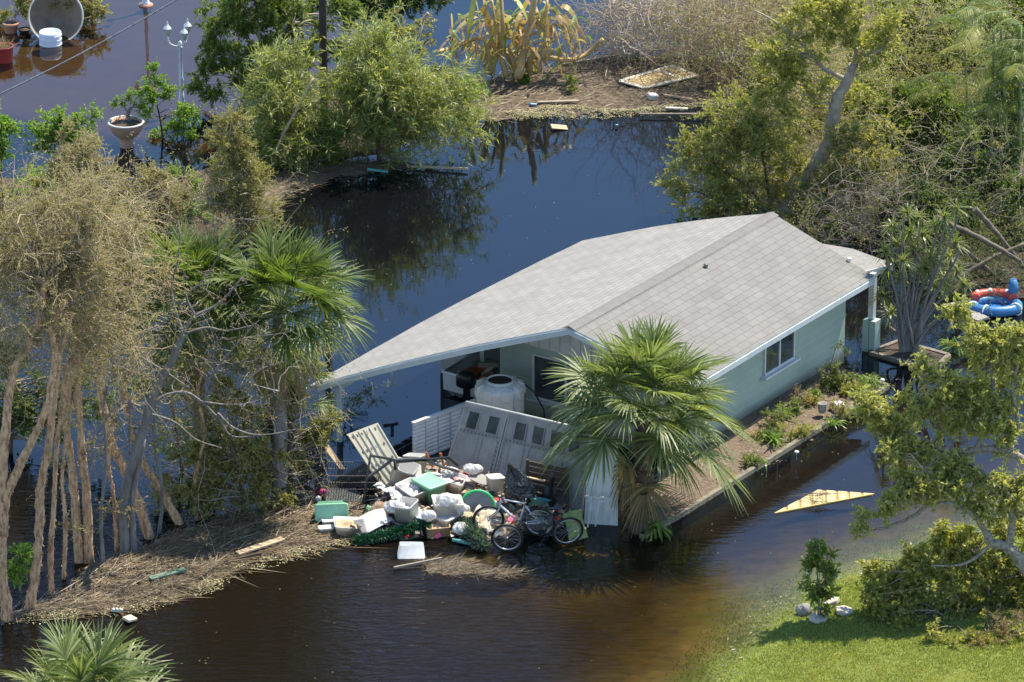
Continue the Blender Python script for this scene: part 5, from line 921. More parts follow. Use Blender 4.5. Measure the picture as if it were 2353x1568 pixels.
# broken banana clump
bnn = T('banana_clump', 'snapped yellow and tan banana clump on the far shore', 'banana plant', P(1200, 180)); Yb = P(1200, 180)[1]; R = rng(160); BST = mat('banana_stem', (.58, .43, .17), .7, (.36, .23, .10), 5, stretch=(1, 1, .4), bump=.5)
for w, r0 in (([(1190, 180), (1205, 110), (1225, 20), (1230, -40)], .13), ([(1165, 178), (1150, 120), (1155, 60), (1150, -20)], .09), ([(1215, 165), (1225, 130), (1300, 138), (1345, 125), (1385, 90)], .10), ([(1130, 170), (1110, 90), (1050, 105), (1005, 120)], .085), ([(1240, 165), (1250, 100), (1258, 0)], .07), ([(1180, 170), (1170, 140), (1140, 60), (1130, 0)], .07)):
    m = MB(); stem_mesh(m, [Q(x, y, Yb - .45 + R.normal(0, .15)) for x, y in w], r0 * .95, r0 * .5, R, 9, .08); m.build('stem', BST, bnn)
n = 95; m = MB(); ax = np.array([Q(R.uniform(1090, 1290), R.uniform(-10, 120), Yb + R.normal(0, .3)) for _ in range(n)]); d = np.c_[R.normal(0, 1.1, n), R.normal(0, .7, n), R.normal(-.15, .5, n)]
blades(m, ax, d, R.uniform(.5, 1.1, n), R.uniform(.10, .28, n), R.uniform(.6, 1.3, n), R, 0, 5, .5); n2 = 190; ax = np.array([Q(R.uniform(1030, 1330), R.uniform(30, 130), Yb - .3 + R.normal(0, .3)) for _ in range(n2)]); d = np.c_[R.normal(0, .9, n2), R.normal(-.2, .6, n2), R.normal(-.6, .7, n2)]
blades(m, ax, d, R.uniform(.25, .65, n2), R.uniform(.03, .15, n2), R.uniform(.1, .6, n2), R, 1, 4, .8); m.build('torn_leaves', [L_BAN, leafmat('dead_banana', [(.40, .29, .15), (.26, .17, .085), (.50, .40, .24), (.34, .28, .08)], trans=.4)], bnn)
m = MB(); n = 26; ax = np.array([Q(R.uniform(1010, 1360), R.uniform(20, 150), Yb + R.normal(0, .3)) for _ in range(n)]); d = np.c_[R.normal(0, 1, n), R.normal(0, .7, n), R.normal(.4, .5, n)]; blades(m, ax, d, R.uniform(.5, 1.1, n), .09, R.uniform(.6, 1.1, n), R, 0, 5, .4); m.build('green_leaves', L_STRAP, bnn)
# bare brush thicket
def brush(name, label, reg, base, n, seed, mt, Ls=(1.0, 2.6), r=.014, cat='brush', lf=None, nl=2):
    R = rng(seed); b = P(*base); m = MB()
    x = R.uniform(reg[0], reg[1], n); y = R.uniform(reg[2], reg[3], n); p = np.array([Q(a, c, b[1] + R.normal(0, .5)) for a, c in zip(x, y)]); p[:, 2] = np.maximum(p[:, 2], .05)
    if name == 'undergrowth_brush': p = np.array([P(a, c, R.uniform(.1, .9)) for a, c in zip(x, y)])
    d = nrm(np.c_[R.normal(-.3, .8, n), R.normal(0, .6, n), R.normal(.1, .5, n)]); L = R.uniform(*Ls, n) / 6; rr0 = r * R.uniform(.3, 1.1, n)
    for k in range(6):
        q = p + d * L[:, None]; q[:, 2] = np.maximum(q[:, 2], .03); sticks(m, p, q, rr0 * (1 - k / 6.5), rr0 * (1 - (k + 1) / 6.5)); p = q; d = nrm(d + R.normal(size=d.shape) * .42 + A(0, 0, -.10))
        if lf is not None and k > 0:
            for _ in range(nl): leaves(m, p + R.normal(size=p.shape) * .05, d * .5 + R.normal(size=d.shape), .06, .034, R, 1)
            s_ = nrm(d + R.normal(size=d.shape) * .8); e_ = p + s_ * R.uniform(.08, .32, n)[:, None]; sticks(m, p, e_, r * .35, r * .15)
            leaves(m, e_, s_ + R.normal(size=d.shape) * .5, .06, .034, R, 1)
    return put(m.build(name, [mt, lf] if lf is not None else mt, loc=b), label, cat)
brush('brush_pile', 'grey tangle of bare branches on the far shore right of the bananas', (1400, 1760, -30, 125), (1560, 140), 1000, 171, mat('grey_stick', (.50, .42, .32), .9), (1.2, 3.0), .016)
brush('brush_pile', 'brown thicket of twigs behind the leaning trunk at the top', (1560, 1900, -30, 150), (1700, 190), 700, 172, mat('brown_stick', (.40, .31, .21), .9), (1, 2.6), .010, lf=L_YEL, nl=1)
brush('dry_reeds', 'thin dry upright stalks between the bananas and the brush', (1330, 1450, 20, 130), (1400, 150), 60, 173, TWIGT, (.8, 2), .010)
brush('brush_pile', 'grey dead brush low behind the dracaena', (1880, 2080, 420, 570), (2000, 590), 300, 174, mat('grey_stick_dark', (.24, .20, .16), .9), (.8, 2.0), .012)
brush('bare_tangle', 'pale tangle of bare branches among the paperbark trunks and palms', (280, 700, 700, 1120), (480, 1150), 420, 175, mat('pale_stick', (.50, .43, .34), .9), (1.2, 3.2), .0075, lf=L_DRYO)
brush('bare_tangle', 'tan twig tangle through the paperbark crowns at the left', (0, 330, 420, 860), (150, 1330), 620, 176, TWIGT, (.8, 2.4), .008, lf=L_MEL)
brush('bare_tangle', 'grey twigs hanging over the mud behind the white barrel', (230, 620, 420, 560), (420, 560), 240, 177, mat('grey_pale_stick', (.40, .34, .26), .9), (.8, 2.0), .008, lf=L_GRY)
brush('brush_pile', 'tan dead branches under the leaning trunk and woods', (1720, 2080, 120, 460), (1900, 420), 360, 178, mat('tan_stick', (.42, .34, .24), .9), (1.0, 2.8), .010, lf=L_YEL, nl=5)
brush('undergrowth_brush', 'low green undergrowth filling the ground between the right hand trees', (1700, 2353, 20, 560), (2000, 330), 1000, 180, mat('olive_stick', (.20, .17, .10), .9), (.8, 1.8), .008, lf=L_OLV, nl=5)
brush('undergrowth_brush', 'dark low undergrowth added as shade around the fallen logs at the right edge', (2120, 2420, 470, 660), (2250, 600), 420, 184, mat('dark_stick', (.12, .10, .07), .9), (.8, 1.8), .008, lf=L_DRK, nl=3)  # dark plants added to stand in for tree shade over the logs
brush('thicket', 'sunlit yellow olive thicket with pale twigs over the top of the right hand woods', (1880, 2330, -20, 430), (2080, 260), 560, 185, mat('pale_twig', (.46, .38, .27), .9), (.9, 2.4), .008, lf=L_YEL, nl=5)
brush('brush_pile', 'dead branches strewn through the woods at the right edge', (2050, 2400, 300, 620), (2220, 560), 240, 179, mat('dull_stick', (.34, .28, .20), .9), (1.0, 2.6), .010, lf=L_GRN)
# ---------------------------------------------------------------- right: leaning tree, bushes, wood
fol = dict(bark=BROWNBARK, twig=TWIGT, cl=.30, dens=1.9, ntw=8, nlf=8, tl=.38, L=.095, Wd=.052, limb=.03, boost=.95)
tree('leaning_tree', 'pale trunked tree leaning right behind the house roof', 'tree', (1798, 500), [[(.24, .11), (1796, 500), (1831, 430), (1871, 380), (1902, 336), (1915, 269), (1929, 218), (1949, 181), (1962, 148)], [(.09, .05), (1960, 150), (1986, 124), (2026, 111), (2060, 60)], [(.06, .03), (1962, 148), (1969, 107), (1962, 50), (1945, -10)], [(.06, .02), (1947, 183), (1898, 161), (1871, 131), (1831, 91), (1781, 50), (1734, 24)], [(.04, .02), (1966, 120), (1945, 70), (1915, 20), (1890, -20)]],
     [(1880, 60, 65), (1800, 90, 60), (1960, 50, 60), (1990, 120, 55), (1850, 150, 55), (1760, 140, 50), (2030, 60, 60), (1900, 20, 60), (1960, 220, 50, .3), (1880, 220, 40), (1820, 190, 50)], L_YEL, seed=181, **{**fol, 'bark': PALEBARK, 'ntw': 7, 'nlf': 7})
tree('bush', 'big yellow green bush between the pool and the leaning trunk', 'bush', (1770, 500), [[(.05, .02), (1770, 500), (1720, 430), (1650, 390)], [(.05, .02), (1775, 500), (1760, 400), (1740, 300)], [(.04, .015), (1765, 500), (1690, 480), (1600, 440)]],
     [(1720, 270, 60), (1770, 240, 48), (1650, 330, 60), (1720, 350, 75), (1790, 320, 60), (1600, 390, 52), (1660, 420, 65), (1740, 430, 70), (1570, 460, 38), (1620, 490, 45), (1810, 260, 45), (1830, 380, 45), (1550, 400, 34), (1700, 490, 50), (1680, 250, 45), (1640, 280, 45), (1760, 320, 55), (1600, 340, 45), (1580, 500, 35), (1680, 460, 55), (1640, 440, 50), (1800, 420, 55), (1760, 470, 50), (1720, 310, 50), (1550, 440, 28)], L_YEL, seed=182, **{**fol, 'ntw': 8, 'nlf': 8, 'L': .075, 'Wd': .04})
tree('bush', 'mid green bush right of the leaning trunk base', 'bush', (1880, 530), [[(.05, .02), (1880, 530), (1900, 440), (1930, 360)]], [(1960, 330, 60), (1920, 410, 55), (1990, 400, 55), (1880, 470, 50), (1960, 470, 55), (2020, 320, 50), (1840, 500, 35)], L_OLV, seed=183, **fol)
for i, (lab, bs, top, bl, lf) in enumerate((
    ('dense green tree filling the top edge right of the leaning trunk', (2080, 200), (2080, 30), [(2060, 60, 65), (2120, 20, 65), (2110, 110, 65), (2040, 130, 55), (2170, 70, 60), (2060, 190, 60), (2140, 170, 55)], L_GRN),
    ('dark green tree behind the bushes halfway up the right side', (2100, 400), (2100, 250), [(2070, 250, 65), (2130, 230, 60), (2060, 330, 60), (2140, 310, 65), (2190, 260, 55), (2200, 340, 55), (2100, 390, 55)], L_GRN),
    ('shaded dark tree in front of the feather palm stems', (2230, 470), (2230, 330), [(2220, 380, 60), (2270, 420, 60), (2180, 430, 55), (2310, 380, 55), (2240, 480, 50), (2330, 470, 50)], L_DRK),
    ('dark shrub mass behind the dracaena crown', (2120, 560), (2120, 470), [(2100, 460, 55), (2150, 500, 50), (2060, 500, 45), (2190, 530, 45), (2030, 560, 40)], L_DRK),
    ('small leafy shrub poking above the far house corner', (1905, 565), (1905, 520), [(1905, 530, 30), (1930, 510, 30), (1880, 510, 28)], L_GRN))):
    tree('dense_tree', lab, 'tree', bs, [[(.08, .03), bs, ((bs[0] + top[0]) / 2 + 10, (bs[1] + top[1]) / 2), top]], bl, lf, seed=190 + i, **{**fol, 'dens': 2.3, 'ntw': 9, 'nlf': 10})
for i, (lab, bs, top, bl, lf) in enumerate((
    ('olive tree at the top edge behind the brush pile', (1800, 120), (1800, 20), [(1760, 20, 60), (1830, 40, 60), (1900, 70, 60), (1700, 60, 50), (1840, -10, 60)], L_OLV),
    ('broad green tree in the middle of the right hand woods', (2010, 300), (2010, 200), [(1980, 210, 60), (2040, 250, 60), (2020, 160, 60), (1950, 280, 50), (2080, 300, 55)], L_GRN),
    ('green tree at the top edge left of the feather palm', (2200, 160), (2200, 40), [(2180, 30, 65), (2230, 90, 65), (2170, 130, 65), (2240, 170, 60), (2260, 20, 55)], L_GRN),
    ('shaded tree standing behind the feather palm canes', (2330, 330), (2320, 200), [(2300, 200, 70), (2350, 280, 70), (2260, 280, 60), (2350, 130, 65), (2290, 330, 60)], L_DRK),
    ('olive bush on the ground below the leaning trunk crown', (1840, 300), (1840, 230), [(1800, 250, 55), (1860, 270, 50), (1780, 200, 50), (1880, 310, 45), (1760, 190, 40)], L_OLV),
    ('yellow green bush between the leaning trunk and the woods', (2010, 470), (2010, 420), [(1990, 440, 50), (2050, 450, 50), (2030, 380, 50), (1940, 500, 40), (2080, 500, 45)], L_YEL),
    ('green tree in the top right corner behind the feather palm', (2380, 60), (2370, -30), [(2330, 0, 65), (2380, 40, 60), (2300, -30, 60), (2280, 60, 55), (2340, 80, 60)], L_GRN),
    ('dark bush in the shade behind the fallen logs', (2260, 560), (2260, 500), [(2240, 510, 50), (2300, 520, 55), (2340, 450, 50), (2200, 480, 50), (2350, 540, 45)], L_DRK))):
    tree('dense_tree' if 'tree' in lab.split(' ')[:4] else 'bush', lab, 'tree' if 'tree' in lab.split(' ')[:4] else 'bush', bs, [[(.07, .03), bs, ((bs[0] + top[0]) / 2 + 8, (bs[1] + top[1]) / 2), top]], bl, lf, seed=400 + i, **fol)
# feather palm clump at the right edge
fp = T('feather_palm', 'feather palm clump with green canes at the right edge', 'palm', P(2330, 470)); Yb = P(2330, 470)[1]; R = rng(220)
for x0, x1, r0 in ((2340, 2345, .06), (2270, 2285, .04), (2325, 2300, .05), (2375, 2395, .06), (2235, 2215, .035)):
    m = MB(); stem_mesh(m, [Q(x0, 480, Yb), Q((x0 + x1) / 2, 300, Yb + .1), Q(x1, 60, Yb + .2)], r0, r0 * .7, R, 8, .03); m.build('cane', GREENST, fp)
for k in range(52):
    c = Q(R.uniform(2240, 2390), R.uniform(20, 300), Yb + R.normal(.1, .4)); az = R.uniform(0, 6.28) if k % 3 else R.normal(3.14, .6); el = math.radians(R.uniform(10, 75)); Lf = R.uniform(1.3, 2.1)
    d = A(math.cos(az) * math.cos(el), math.sin(az) * math.cos(el), math.sin(el)); t = np.linspace(0, 1, 34)[:, None]; ra = c + d * Lf * t + A(0, 0, -1) * Lf * .55 * t * t; m = MB(); tube(m, ra[::3], np.linspace(.016, .005, len(ra[::3])), 5, 1)
    tg = nrm(np.gradient(ra, axis=0)); s = nrm(np.cross(tg, A(0, 0, 1))); i = np.arange(3, 34); ll = .50 * np.sin(np.pi * np.clip((i - 1) / 34, .05, .97)) ** .6
    for sg in (-1, 1): blades(m, ra[i], s[i] * sg * .8 + tg[i] * .7 + A(0, 0, .12), ll, .028, .7, R, 0, 3, .3)
    m.build('frond', [L_PALM if k % 4 else L_YEL, GREENST], fp)
# dracaena
dc = T('dracaena', 'multi stemmed dracaena with spiky rosettes in the kerbed planter', 'dracaena', P(2085, 818)); Yb = P(2085, 818)[1]; R = rng(230); m = MB(); tips = []
TP = [(2050, 520), (2085, 490), (2110, 500), (2150, 520), (2195, 560), (2060, 560), (2100, 570), (2140, 590), (2200, 620), (2215, 655), (2170, 640), (2040, 620), (2070, 640), (2030, 680), (2050, 720), (2120, 540), (2180, 590), (2075, 600), (2150, 660), (2035, 580), (2125, 620), (2090, 535), (2200, 480), (2170, 500)]
for i, (x, y) in enumerate(TP):
    bx = 2070 + (i * 7) % 42; yo = R.normal(0, .3); pts = [Q(bx, 820, Yb), Q(bx * .7 + x * .3 + R.normal(0, 6), 820 * .6 + y * .4, Yb + yo * .4), Q(x + R.normal(0, 5), y + 30, Yb + yo), Q(x, y, Yb + yo)]
    stem_mesh(m, pts, .045, .018, R, 6, .06); tips.append(pts[-1])
m.build('stems', GREYBARK, dc)
for t in tips:
    m = MB(); n = 52; a = R.uniform(0, 6.28, n); e = R.uniform(-.5, 1.4, n); blades(m, np.repeat(t[None], n, 0), np.stack([np.cos(a) * np.cos(e), np.sin(a) * np.cos(e), np.sin(e)], -1), R.uniform(.28, .46, n), .040, R.uniform(.1, .7, n), R, 0, 4, .2); m.build('rosette', leafmat('dracaena_leaf', [(.22, .26, .08), (.13, .18, .05), (.32, .32, .14)], rough=.35) if 'dracaena_leaf' not in bpy.data.materials else bpy.data.materials['dracaena_leaf'], dc)
# ---------------------------------------------------------------- right foreground: broken spreading tree
rt_ = dict(boost=.85, bark=mat('lichen_bark', (.34, .30, .24), .9, (.13, .11, .09), 14, bump=1, bscale=26), twig=TWIGT, cl=.24, dens=1.8, ntw=8, nlf=10, tl=.26, L=.085, Wd=.048, hang=.1, limb=.018, shell=.8, tw=.005, upb=.8)
tree('broken_tree', 'pale limbed broken tree spreading over the water from the right edge', 'tree', (2440, 1440), [
    [(.15, .08), (2440, 1430), (2353, 1302, .1), (2319, 1261, .2), (2282, 1248, .3), (2265, 1224, .4)], [(.065, .025), (2282, 1248, .3), (2238, 1184, .5), (2207, 1167, .6), (2180, 1157, .7), (2136, 1160, .8), (2103, 1184, .9), (2042, 1211, 1.0), (2008, 1217, 1.0)], [(.08, .045), (2319, 1261, .2), (2325, 1207, .4), (2325, 1157, .7), (2309, 1123, 1.0), (2278, 1103, 1.4), (2231, 1066, 1.8)],
    [(.10, .03), (2440, 1430), (2462, 1260, .6), (2430, 1110, 1.4), (2310, 1038, 2.2), (2242, 1035, 2.4), (2195, 1042, 2.5), (2147, 1025, 2.6), (2106, 1001, 2.7), (2066, 977, 2.8), (2028, 950, 2.9), (2001, 933, 3)], [(.06, .02), (2242, 1035, 2.4), (2280, 953, 2.9), (2280, 855, 3.4), (2276, 807, 3.6), (2236, 763, 3.8), (2208, 732, 4), (2195, 702, 4)], [(.06, .03), (2310, 1038, 2.2), (2340, 985, 2.6), (2327, 889, 3.0), (2345, 820, 3.2)], [(.05, .02), (2147, 1025, 2.6), (2160, 985, 2.8), (2120, 930, 3), (2110, 890, 3)], [(.06, .02), (2440, 1430), (2400, 1200, 1.2), (2353, 1060, 2)], [(.04, .015), (2238, 1184, .5), (2200, 1140, .8), (2150, 1100, 1.1), (2120, 1075, 1.3)], [(.04, .015), (2282, 1248, .3), (2230, 1290, .1), (2190, 1300, 0), (2140, 1300, 0)]],
    [(1990, 925, 30, 3), (2020, 960, 32, 2.9), (2060, 1000, 38, 2.7), (2100, 1040, 36, 2.5), (2150, 1080, 36, 2), (2110, 930, 36, 3), (2150, 880, 38, 3.2), (2120, 850, 26, 3.2), (2190, 920, 38, 3), (2240, 900, 40, 3), (2180, 970, 34, 2.8), (2250, 970, 38, 2.7), (2230, 820, 34, 3.5), (2290, 800, 36, 3.5), (2330, 850, 40, 3.2), (2210, 735, 24, 3.9), (2240, 770, 26, 3.8), (2320, 920, 38, 2.9), (2340, 770, 30, 3.4), (2190, 705, 16, 4), (2300, 1000, 34, 2.4), (1995, 1195, 26, 1), (2030, 1180, 26, 1), (2060, 1150, 30, 1), (2090, 1110, 34, 1.4), (2140, 1130, 36, 1.2), (2060, 1050, 30, 2), (2200, 1120, 36, 1.3), (2250, 1130, 34, 1.4), (2330, 1110, 36, 1.2), (2350, 1180, 40, .8), (2270, 1180, 30, .8), (2210, 1060, 28, 2)], leafmat('pale_yellow_leaf', [(.36, .37, .12), (.27, .30, .07), (.48, .47, .22), (.18, .21, .05)]), seed=240, dyk=.4, **{**rt_, 'dens': 2.6, 'tl': .32})
tree('fallen_limb', 'green leafy limb of the broken tree lying on the lawn at the right', 'tree limb', (2250, 1440), [[(.06, .03), (2200, 1480), (2200, 1430), (2238, 1403, .2), (2285, 1396, .4), (2325, 1413, .5), (2380, 1450, .6)], [(.04, .015), (2238, 1403, .2), (2180, 1350, .4), (2120, 1310, .6)], [(.03, .012), (2300, 1400, .4), (2260, 1330, .5), (2240, 1270, .6)]],
    [(2100, 1280, 36, .6), (2140, 1330, 45, .5), (2090, 1370, 40, .3), (2020, 1370, 34, .3), (2060, 1410, 36, .1), (2180, 1280, 42, .6), (2190, 1370, 48, .3), (2140, 1420, 45, .1), (2240, 1320, 46, .5), (2300, 1310, 50, .5), (2340, 1370, 50, .5), (2110, 1470, 40, -.1), (2170, 1490, 36, -.1), (2060, 1490, 28, -.2), (2330, 1250, 44, .7), (2340, 1450, 45, .3), (2090, 1520, 24, -.3), (2030, 1320, 30, .5), (2230, 1400, 45, .4), (2280, 1380, 45, .5), (2230, 1250, 40, .8), (2010, 1400, 30, .1), (2100, 1330, 40, .4), (2160, 1240, 34, .8), (2330, 1420, 50, .4), (2250, 1470, 40, .1), (2150, 1480, 42, -1.2), (2260, 1485, 44, -1.3), (2340, 1495, 46, -1.5), (2020, 1425, 32, .2), (2350, 1320, 50, .6), (2070, 1450, 38, -.4), (2050, 1340, 36, .4), (2000, 1380, 28, .2)], L_YEL, seed=241, **{**rt_, 'dens': 2.0, 'twig': TWIG})
tree('weed_patch', 'brown dry undergrowth under the fallen limb at the right edge', 'weeds', (2300, 1500), [], [(2270, 1470, 40), (2330, 1500, 45), (2310, 1440, 40), (2350, 1550, 35)], L_DRY, BROWNBARK, 242, cl=.25, dens=2, ntw=9, nlf=5, tl=.35, L=.06, Wd=.02, parts=('trunk', 'stalks', 'foliage'))
sp = tree('sapling', 'young large leaved sapling tied to a stake on the lawn', 'sapling', (1880, 1428), [[(.018, .008), (1880, 1428), (1881, 1360), (1878, 1300), (1876, 1235)], [(.012, .006), (1882, 1400), (1895, 1340), (1900, 1280)], [(.012, .006), (1880, 1400), (1862, 1340), (1860, 1280)]], [(1876, 1250, 20), (1892, 1280, 24), (1862, 1290, 22), (1880, 1320, 28), (1905, 1320, 18), (1872, 1360, 24), (1900, 1370, 20), (1850, 1350, 14), (1895, 1400, 14)], L_GRN, GREYBARK, 250, boost=.65, cl=.15, dens=1.9, ntw=4, nlf=6, tl=.14, L=.12, Wd=.055, up=.6, deep=.8)
m = MB(); tube(m, [P(1884, 1430) + A(0, 0, -.05), Q(1883, 1207, P(1884, 1430)[1])], .008, 6); m.build('stake', mat('stake', (.20, .19, .17), .6), sp)
# bed plants
for lab, c, n, L, w, sd, mt in (('dark strap plant against the wall below the window', (1800, 955), 40, .5, .04, 281, L_STRAP), ('grassy plant by the wall right of the clay pot', (1875, 905), 36, .45, .03, 282, L_STRAP), ('low weedy tuft against the wall left of the window', (1745, 1000), 40, .4, .03, 283, L_OLV), ('weedy tuft in the bed between pot and kerb', (1870, 985), 30, .3, .025, 284, L_OLV), ('weed hanging over the kerb below the pink box', (1965, 945), 30, .35, .03, 285, L_STRAP), ('bright lily clump at the far end of the mulch bed', (1998, 882), 46, .62, .05, 261, L_STRAP), ('leafy strap plant by the wall near the gable palm', (1775, 1012), 50, .62, .05, 262, L_STRAP), ('small strap plant on the kerb in the middle of the bed', (1912, 975), 34, .40, .04, 263, L_STRAP), ('low strap tuft where the bed meets the palm fronds', (1745, 1062), 26, .32, .04, 264, L_STRAP), ('grassy tuft left of the small strap plant by the kerb', (1800, 985), 26, .5, .03, 265, L_OLV)):
    strap_plant('bed_plant', lab, 'plant', P(*c, .14), n, L, w, sd, mt, (25, 85), .7, group='plants in the mulch bed')
strap_plant('strap_leaf_plant', 'strappy green plant behind the dracaena planter on the right', 'plant', P(2190, 795, .1), 40, .55, .05, 266, L_STRAP, (20, 80), .7)
strap_plant('floating_tuft', 'tiny green tuft poking out of the water below the heap', 'plant', P(1290, 1328, -.02), 9, .16, .03, 267, L_STRAP, (5, 60), .4)
tree('bed_shrub', 'thin leggy shrub growing up the block wall', 'shrub', (1905, 900), [[(.008, .004), (1905, 905), (1908, 850), (1920, 800)], [(.008, .004), (1912, 905), (1935, 850), (1945, 810)]], [(1920, 800, 12), (1905, 840, 12), (1945, 810, 10), (1885, 850, 12)], L_DRK, BROWNBARK, 271, cl=.09, dens=1.3, ntw=4, nlf=5, tl=.14, L=.04, Wd=.018)
tree('bed_shrub', 'bushy dark shrub at the far wall corner of the bed', 'shrub', (1940, 900), [[(.012, .006), (1940, 900), (1940, 870)]], [(1935, 865, 28), (1955, 880, 24), (1915, 880, 22)], L_GRN, BROWNBARK, 272, cl=.16, dens=1.8, ntw=6, nlf=7, tl=.18, L=.05, Wd=.025)
tree('bed_shrub', 'yellow green shrub spilling over the bed kerb', 'shrub', (1965, 915), [[(.012, .006), (1965, 915), (1965, 890)]], [(1960, 895, 24), (1985, 905, 18), (1940, 915, 20)], L_YEL, BROWNBARK, 273, cl=.16, dens=1.8, ntw=6, nlf=7, tl=.18, L=.05, Wd=.025)
for k, (c, lf, lab) in enumerate((((1765, 1015), L_DRK, 'dark ferny weed at the foot of the wall nearest the gable palm'), ((1815, 955), L_GRN, 'green weed at the foot of the wall below the window sill'), ((1855, 935), L_OLV, 'olive weed leaning on the wall right of the window'), ((1830, 1010), L_YEL, 'yellowing weed spilling over the kerb below the window'), ((1900, 900), L_DRK, 'dark weed at the foot of the climbing shrub'), ((1925, 965), L_OLV, 'olive tuft on the mulch in front of the pink box'), ((1720, 1075), L_GRN, 'green weed under the hanging palm frond by the kerb'), ((1985, 920), L_GRN, 'green weed between the yellow green shrub and the lily'))):
    tree('bed_weed', lab, 'weed', c, [], [(c[0], c[1] - 12, 19), (c[0] + 18, c[1] - 14, 14)], lf, BROWNBARK, 700 + k, cl=.13, dens=1.8, ntw=6, nlf=6, tl=.22, L=.06, Wd=.024, parts=('trunk', 'stalks', 'foliage'))
tree('bed_shrub', 'dark leafy shrub on the mulch right beside the gable palm fronds', 'shrub', (1780, 985), [[(.012, .006), (1780, 985), (1780, 950)]], [(1775, 950, 20), (1800, 962, 20), (1760, 985, 18)], L_GRN, BROWNBARK, 291, cl=.15, dens=1.6, ntw=5, nlf=6, tl=.2, L=.05, Wd=.022)
tree('bed_shrub', 'straggly brown weed in the middle of the mulch bed by the wall', 'shrub', (1845, 940), [[(.010, .005), (1845, 940), (1842, 905)]], [(1842, 905, 16), (1858, 925, 16), (1828, 930, 14)], L_DRYO, BROWNBARK, 292, cl=.13, dens=1.5, ntw=5, nlf=5, tl=.18, L=.045, Wd=.016)
tree('bed_shrub', 'sparse dark creeper hanging at the carport corner post', 'shrub', (800, 965), [[(.010, .004), (800, 965), (815, 920), (850, 890)], [(.008, .004), (800, 965), (785, 930), (790, 900)]], [(840, 900, 24), (810, 930, 22), (790, 915, 18), (860, 920, 16)], L_DRK, BROWNBARK, 274, cl=.14, dens=1.0, ntw=4, nlf=4, tl=.22, L=.05, Wd=.028)
# ================================================================ far yard and floating things
pole = T('utility_pole', 'tall dark wooden utility pole behind the weeping shrubs', 'utility pole', P(745, 292)); m = MB(); b = P(745, 292); tp_ = Q(741, 0, b[1]); ax = nrm(tp_ - b); tube(m, [b - ax * 1, b + ax * 4, b + ax * 8.6], [.105, .098, .085], 14); m.build('shaft', mat('pole_wood', (.075, .05, .04), .9, (.045, .03, .024), 5, stretch=(3, 3, .4), bump=.5), pole)
m = MB(); bar(m, b + ax * 8.0 + A(-1, -.12, 0), b + ax * 8.0 + A(1, -.12, 0), .10); m.build('crossarm', WOODD, pole)
m = MB(); pa, pb2 = Q(-60, 244, 12.0), Q(470, -40, 12.0); tube(m, [pa + (pb2 - pa) * t + A(0, 0, -.5 * t * (1 - t)) for t in np.linspace(0, 1, 14)], .020, 6); put(m.build('overhead_cable', mat('cable', (.34, .34, .34), .5, (.12, .12, .12), 12), loc=pa), 'twisted overhead cable crossing the flooded street', 'cable')
m = MB(); ga, gb = P(388, 418), Q(690, 222, P(745, 292)[1]); tube(m, [ga - A(0, 0, .1), gb], .008, 5); g_ = put(m.build('guy_wire', mat('wire', (.35, .34, .32), .5), loc=ga), 'guy wire slanting from the shrubs to the utility pole', 'wire'); m = MB(); dd = gb - ga; tube(m, [ga + dd * .82, ga + dd * .985], .016, 6); m.build('orange_sleeve', ORANGE, g_)
# three headed lamp posts
def lamp(label, base, h, heads=True):
    b = P(*base); r_ = T('lamp_post', label, 'lamp post', b, 'white lamp posts in the flooded street'); LW = mat('lamp_white', (.62, .66, .70), .4) if 'lamp_white' not in bpy.data.materials else bpy.data.materials['lamp_white']; m = MB()
    lathe(m, [(.13, -.3), (.13, .05), (.10, .10), (.075, .22), (.085, .26), (.06, .34), (.052, .7), (.065, .74), (.05, .80), (.042, h - .35), (.06, h - .33), (.05, h - .25), (.0, h - .2)], b, 16); m.build('shaft', LW, r_)
    for k in range(3 if heads else 0):
        a = 2.9 + k * 2.0944 + .15; d = A(math.cos(a), math.sin(a), 0); c = b + d * .32 + A(0, 0, h - .12) + A(0, 0, .02)
        m = MB(); tube(m, smooth([b + A(0, 0, h - .35), b + d * .14 + A(0, 0, h - .36), b + d * .28 + A(0, 0, h - .28), c], 9), .016, 6); ar = m.build('arm', LW, r_)
        m = MB(); lathe(m, [(.03, 0), (.055, .03), (.09, .19), (.095, .20)], c, 10); m.build('glass_globe', mat('frosted', (.60, .62, .60), .3, trans=.4) if 'frosted' not in bpy.data.materials else bpy.data.materials['frosted'], ar)
        m = MB(); lathe(m, [(.105, .20), (.085, .24), (.035, .29), (.02, .33), (.022, .36), (.0, .42)], c, 10); m.build('cap', LW, ar)
    return r_
lamp('white lamp post with three glass lanterns standing in the flooded street', (418, 246), 2.02)
fr_ = lamp('white lamp post of which only the base shows at the top edge', (335, 12), 2.4)
m = MB(); lathe(m, [(.20, -.1), (.20, .03), (.14, .05)], P(335, 12), 16); m.build('base_plate', TERRA, fr_)
# overturned dish fountain, drum, pots
ds = P(128, 98); fn = T('fountain_dish', 'huge shallow fountain bowl tipped on its edge in the flooded street', 'fountain bowl', ds); Rf = rotm(0, 0, math.radians(66)); cc = Q(128, 38, ds[1] + .5)
m = MB(); prof = [(.72, .0), (.70, -.02), (.62, -.18), (.45, -.38), (.25, -.50), (.22, -.55), (0, -.55), ]; lathe(m, prof[::-1], cc, 48, Rf, cap0=False); lathe(m, [(.72, 0), (.74, -.03), (.64, -.23), (.46, -.43), (.25, -.56), (0, -.60)], cc, 48, Rf); m.build('bowl', mat('bowl_stone', (.25, .19, .14), .8, (.17, .125, .09), 3, bump=.3), fn)
m = MB(); a = np.linspace(0, 2 * math.pi, 65)[:-1]; tube(m, np.c_[.73 * np.cos(a), .73 * np.sin(a), 0 * a - .01] @ Rf.T + cc, .022, 8, closed=True); m.build('rim', mat('rim_pale', (.52, .51, .49), .7), fn)
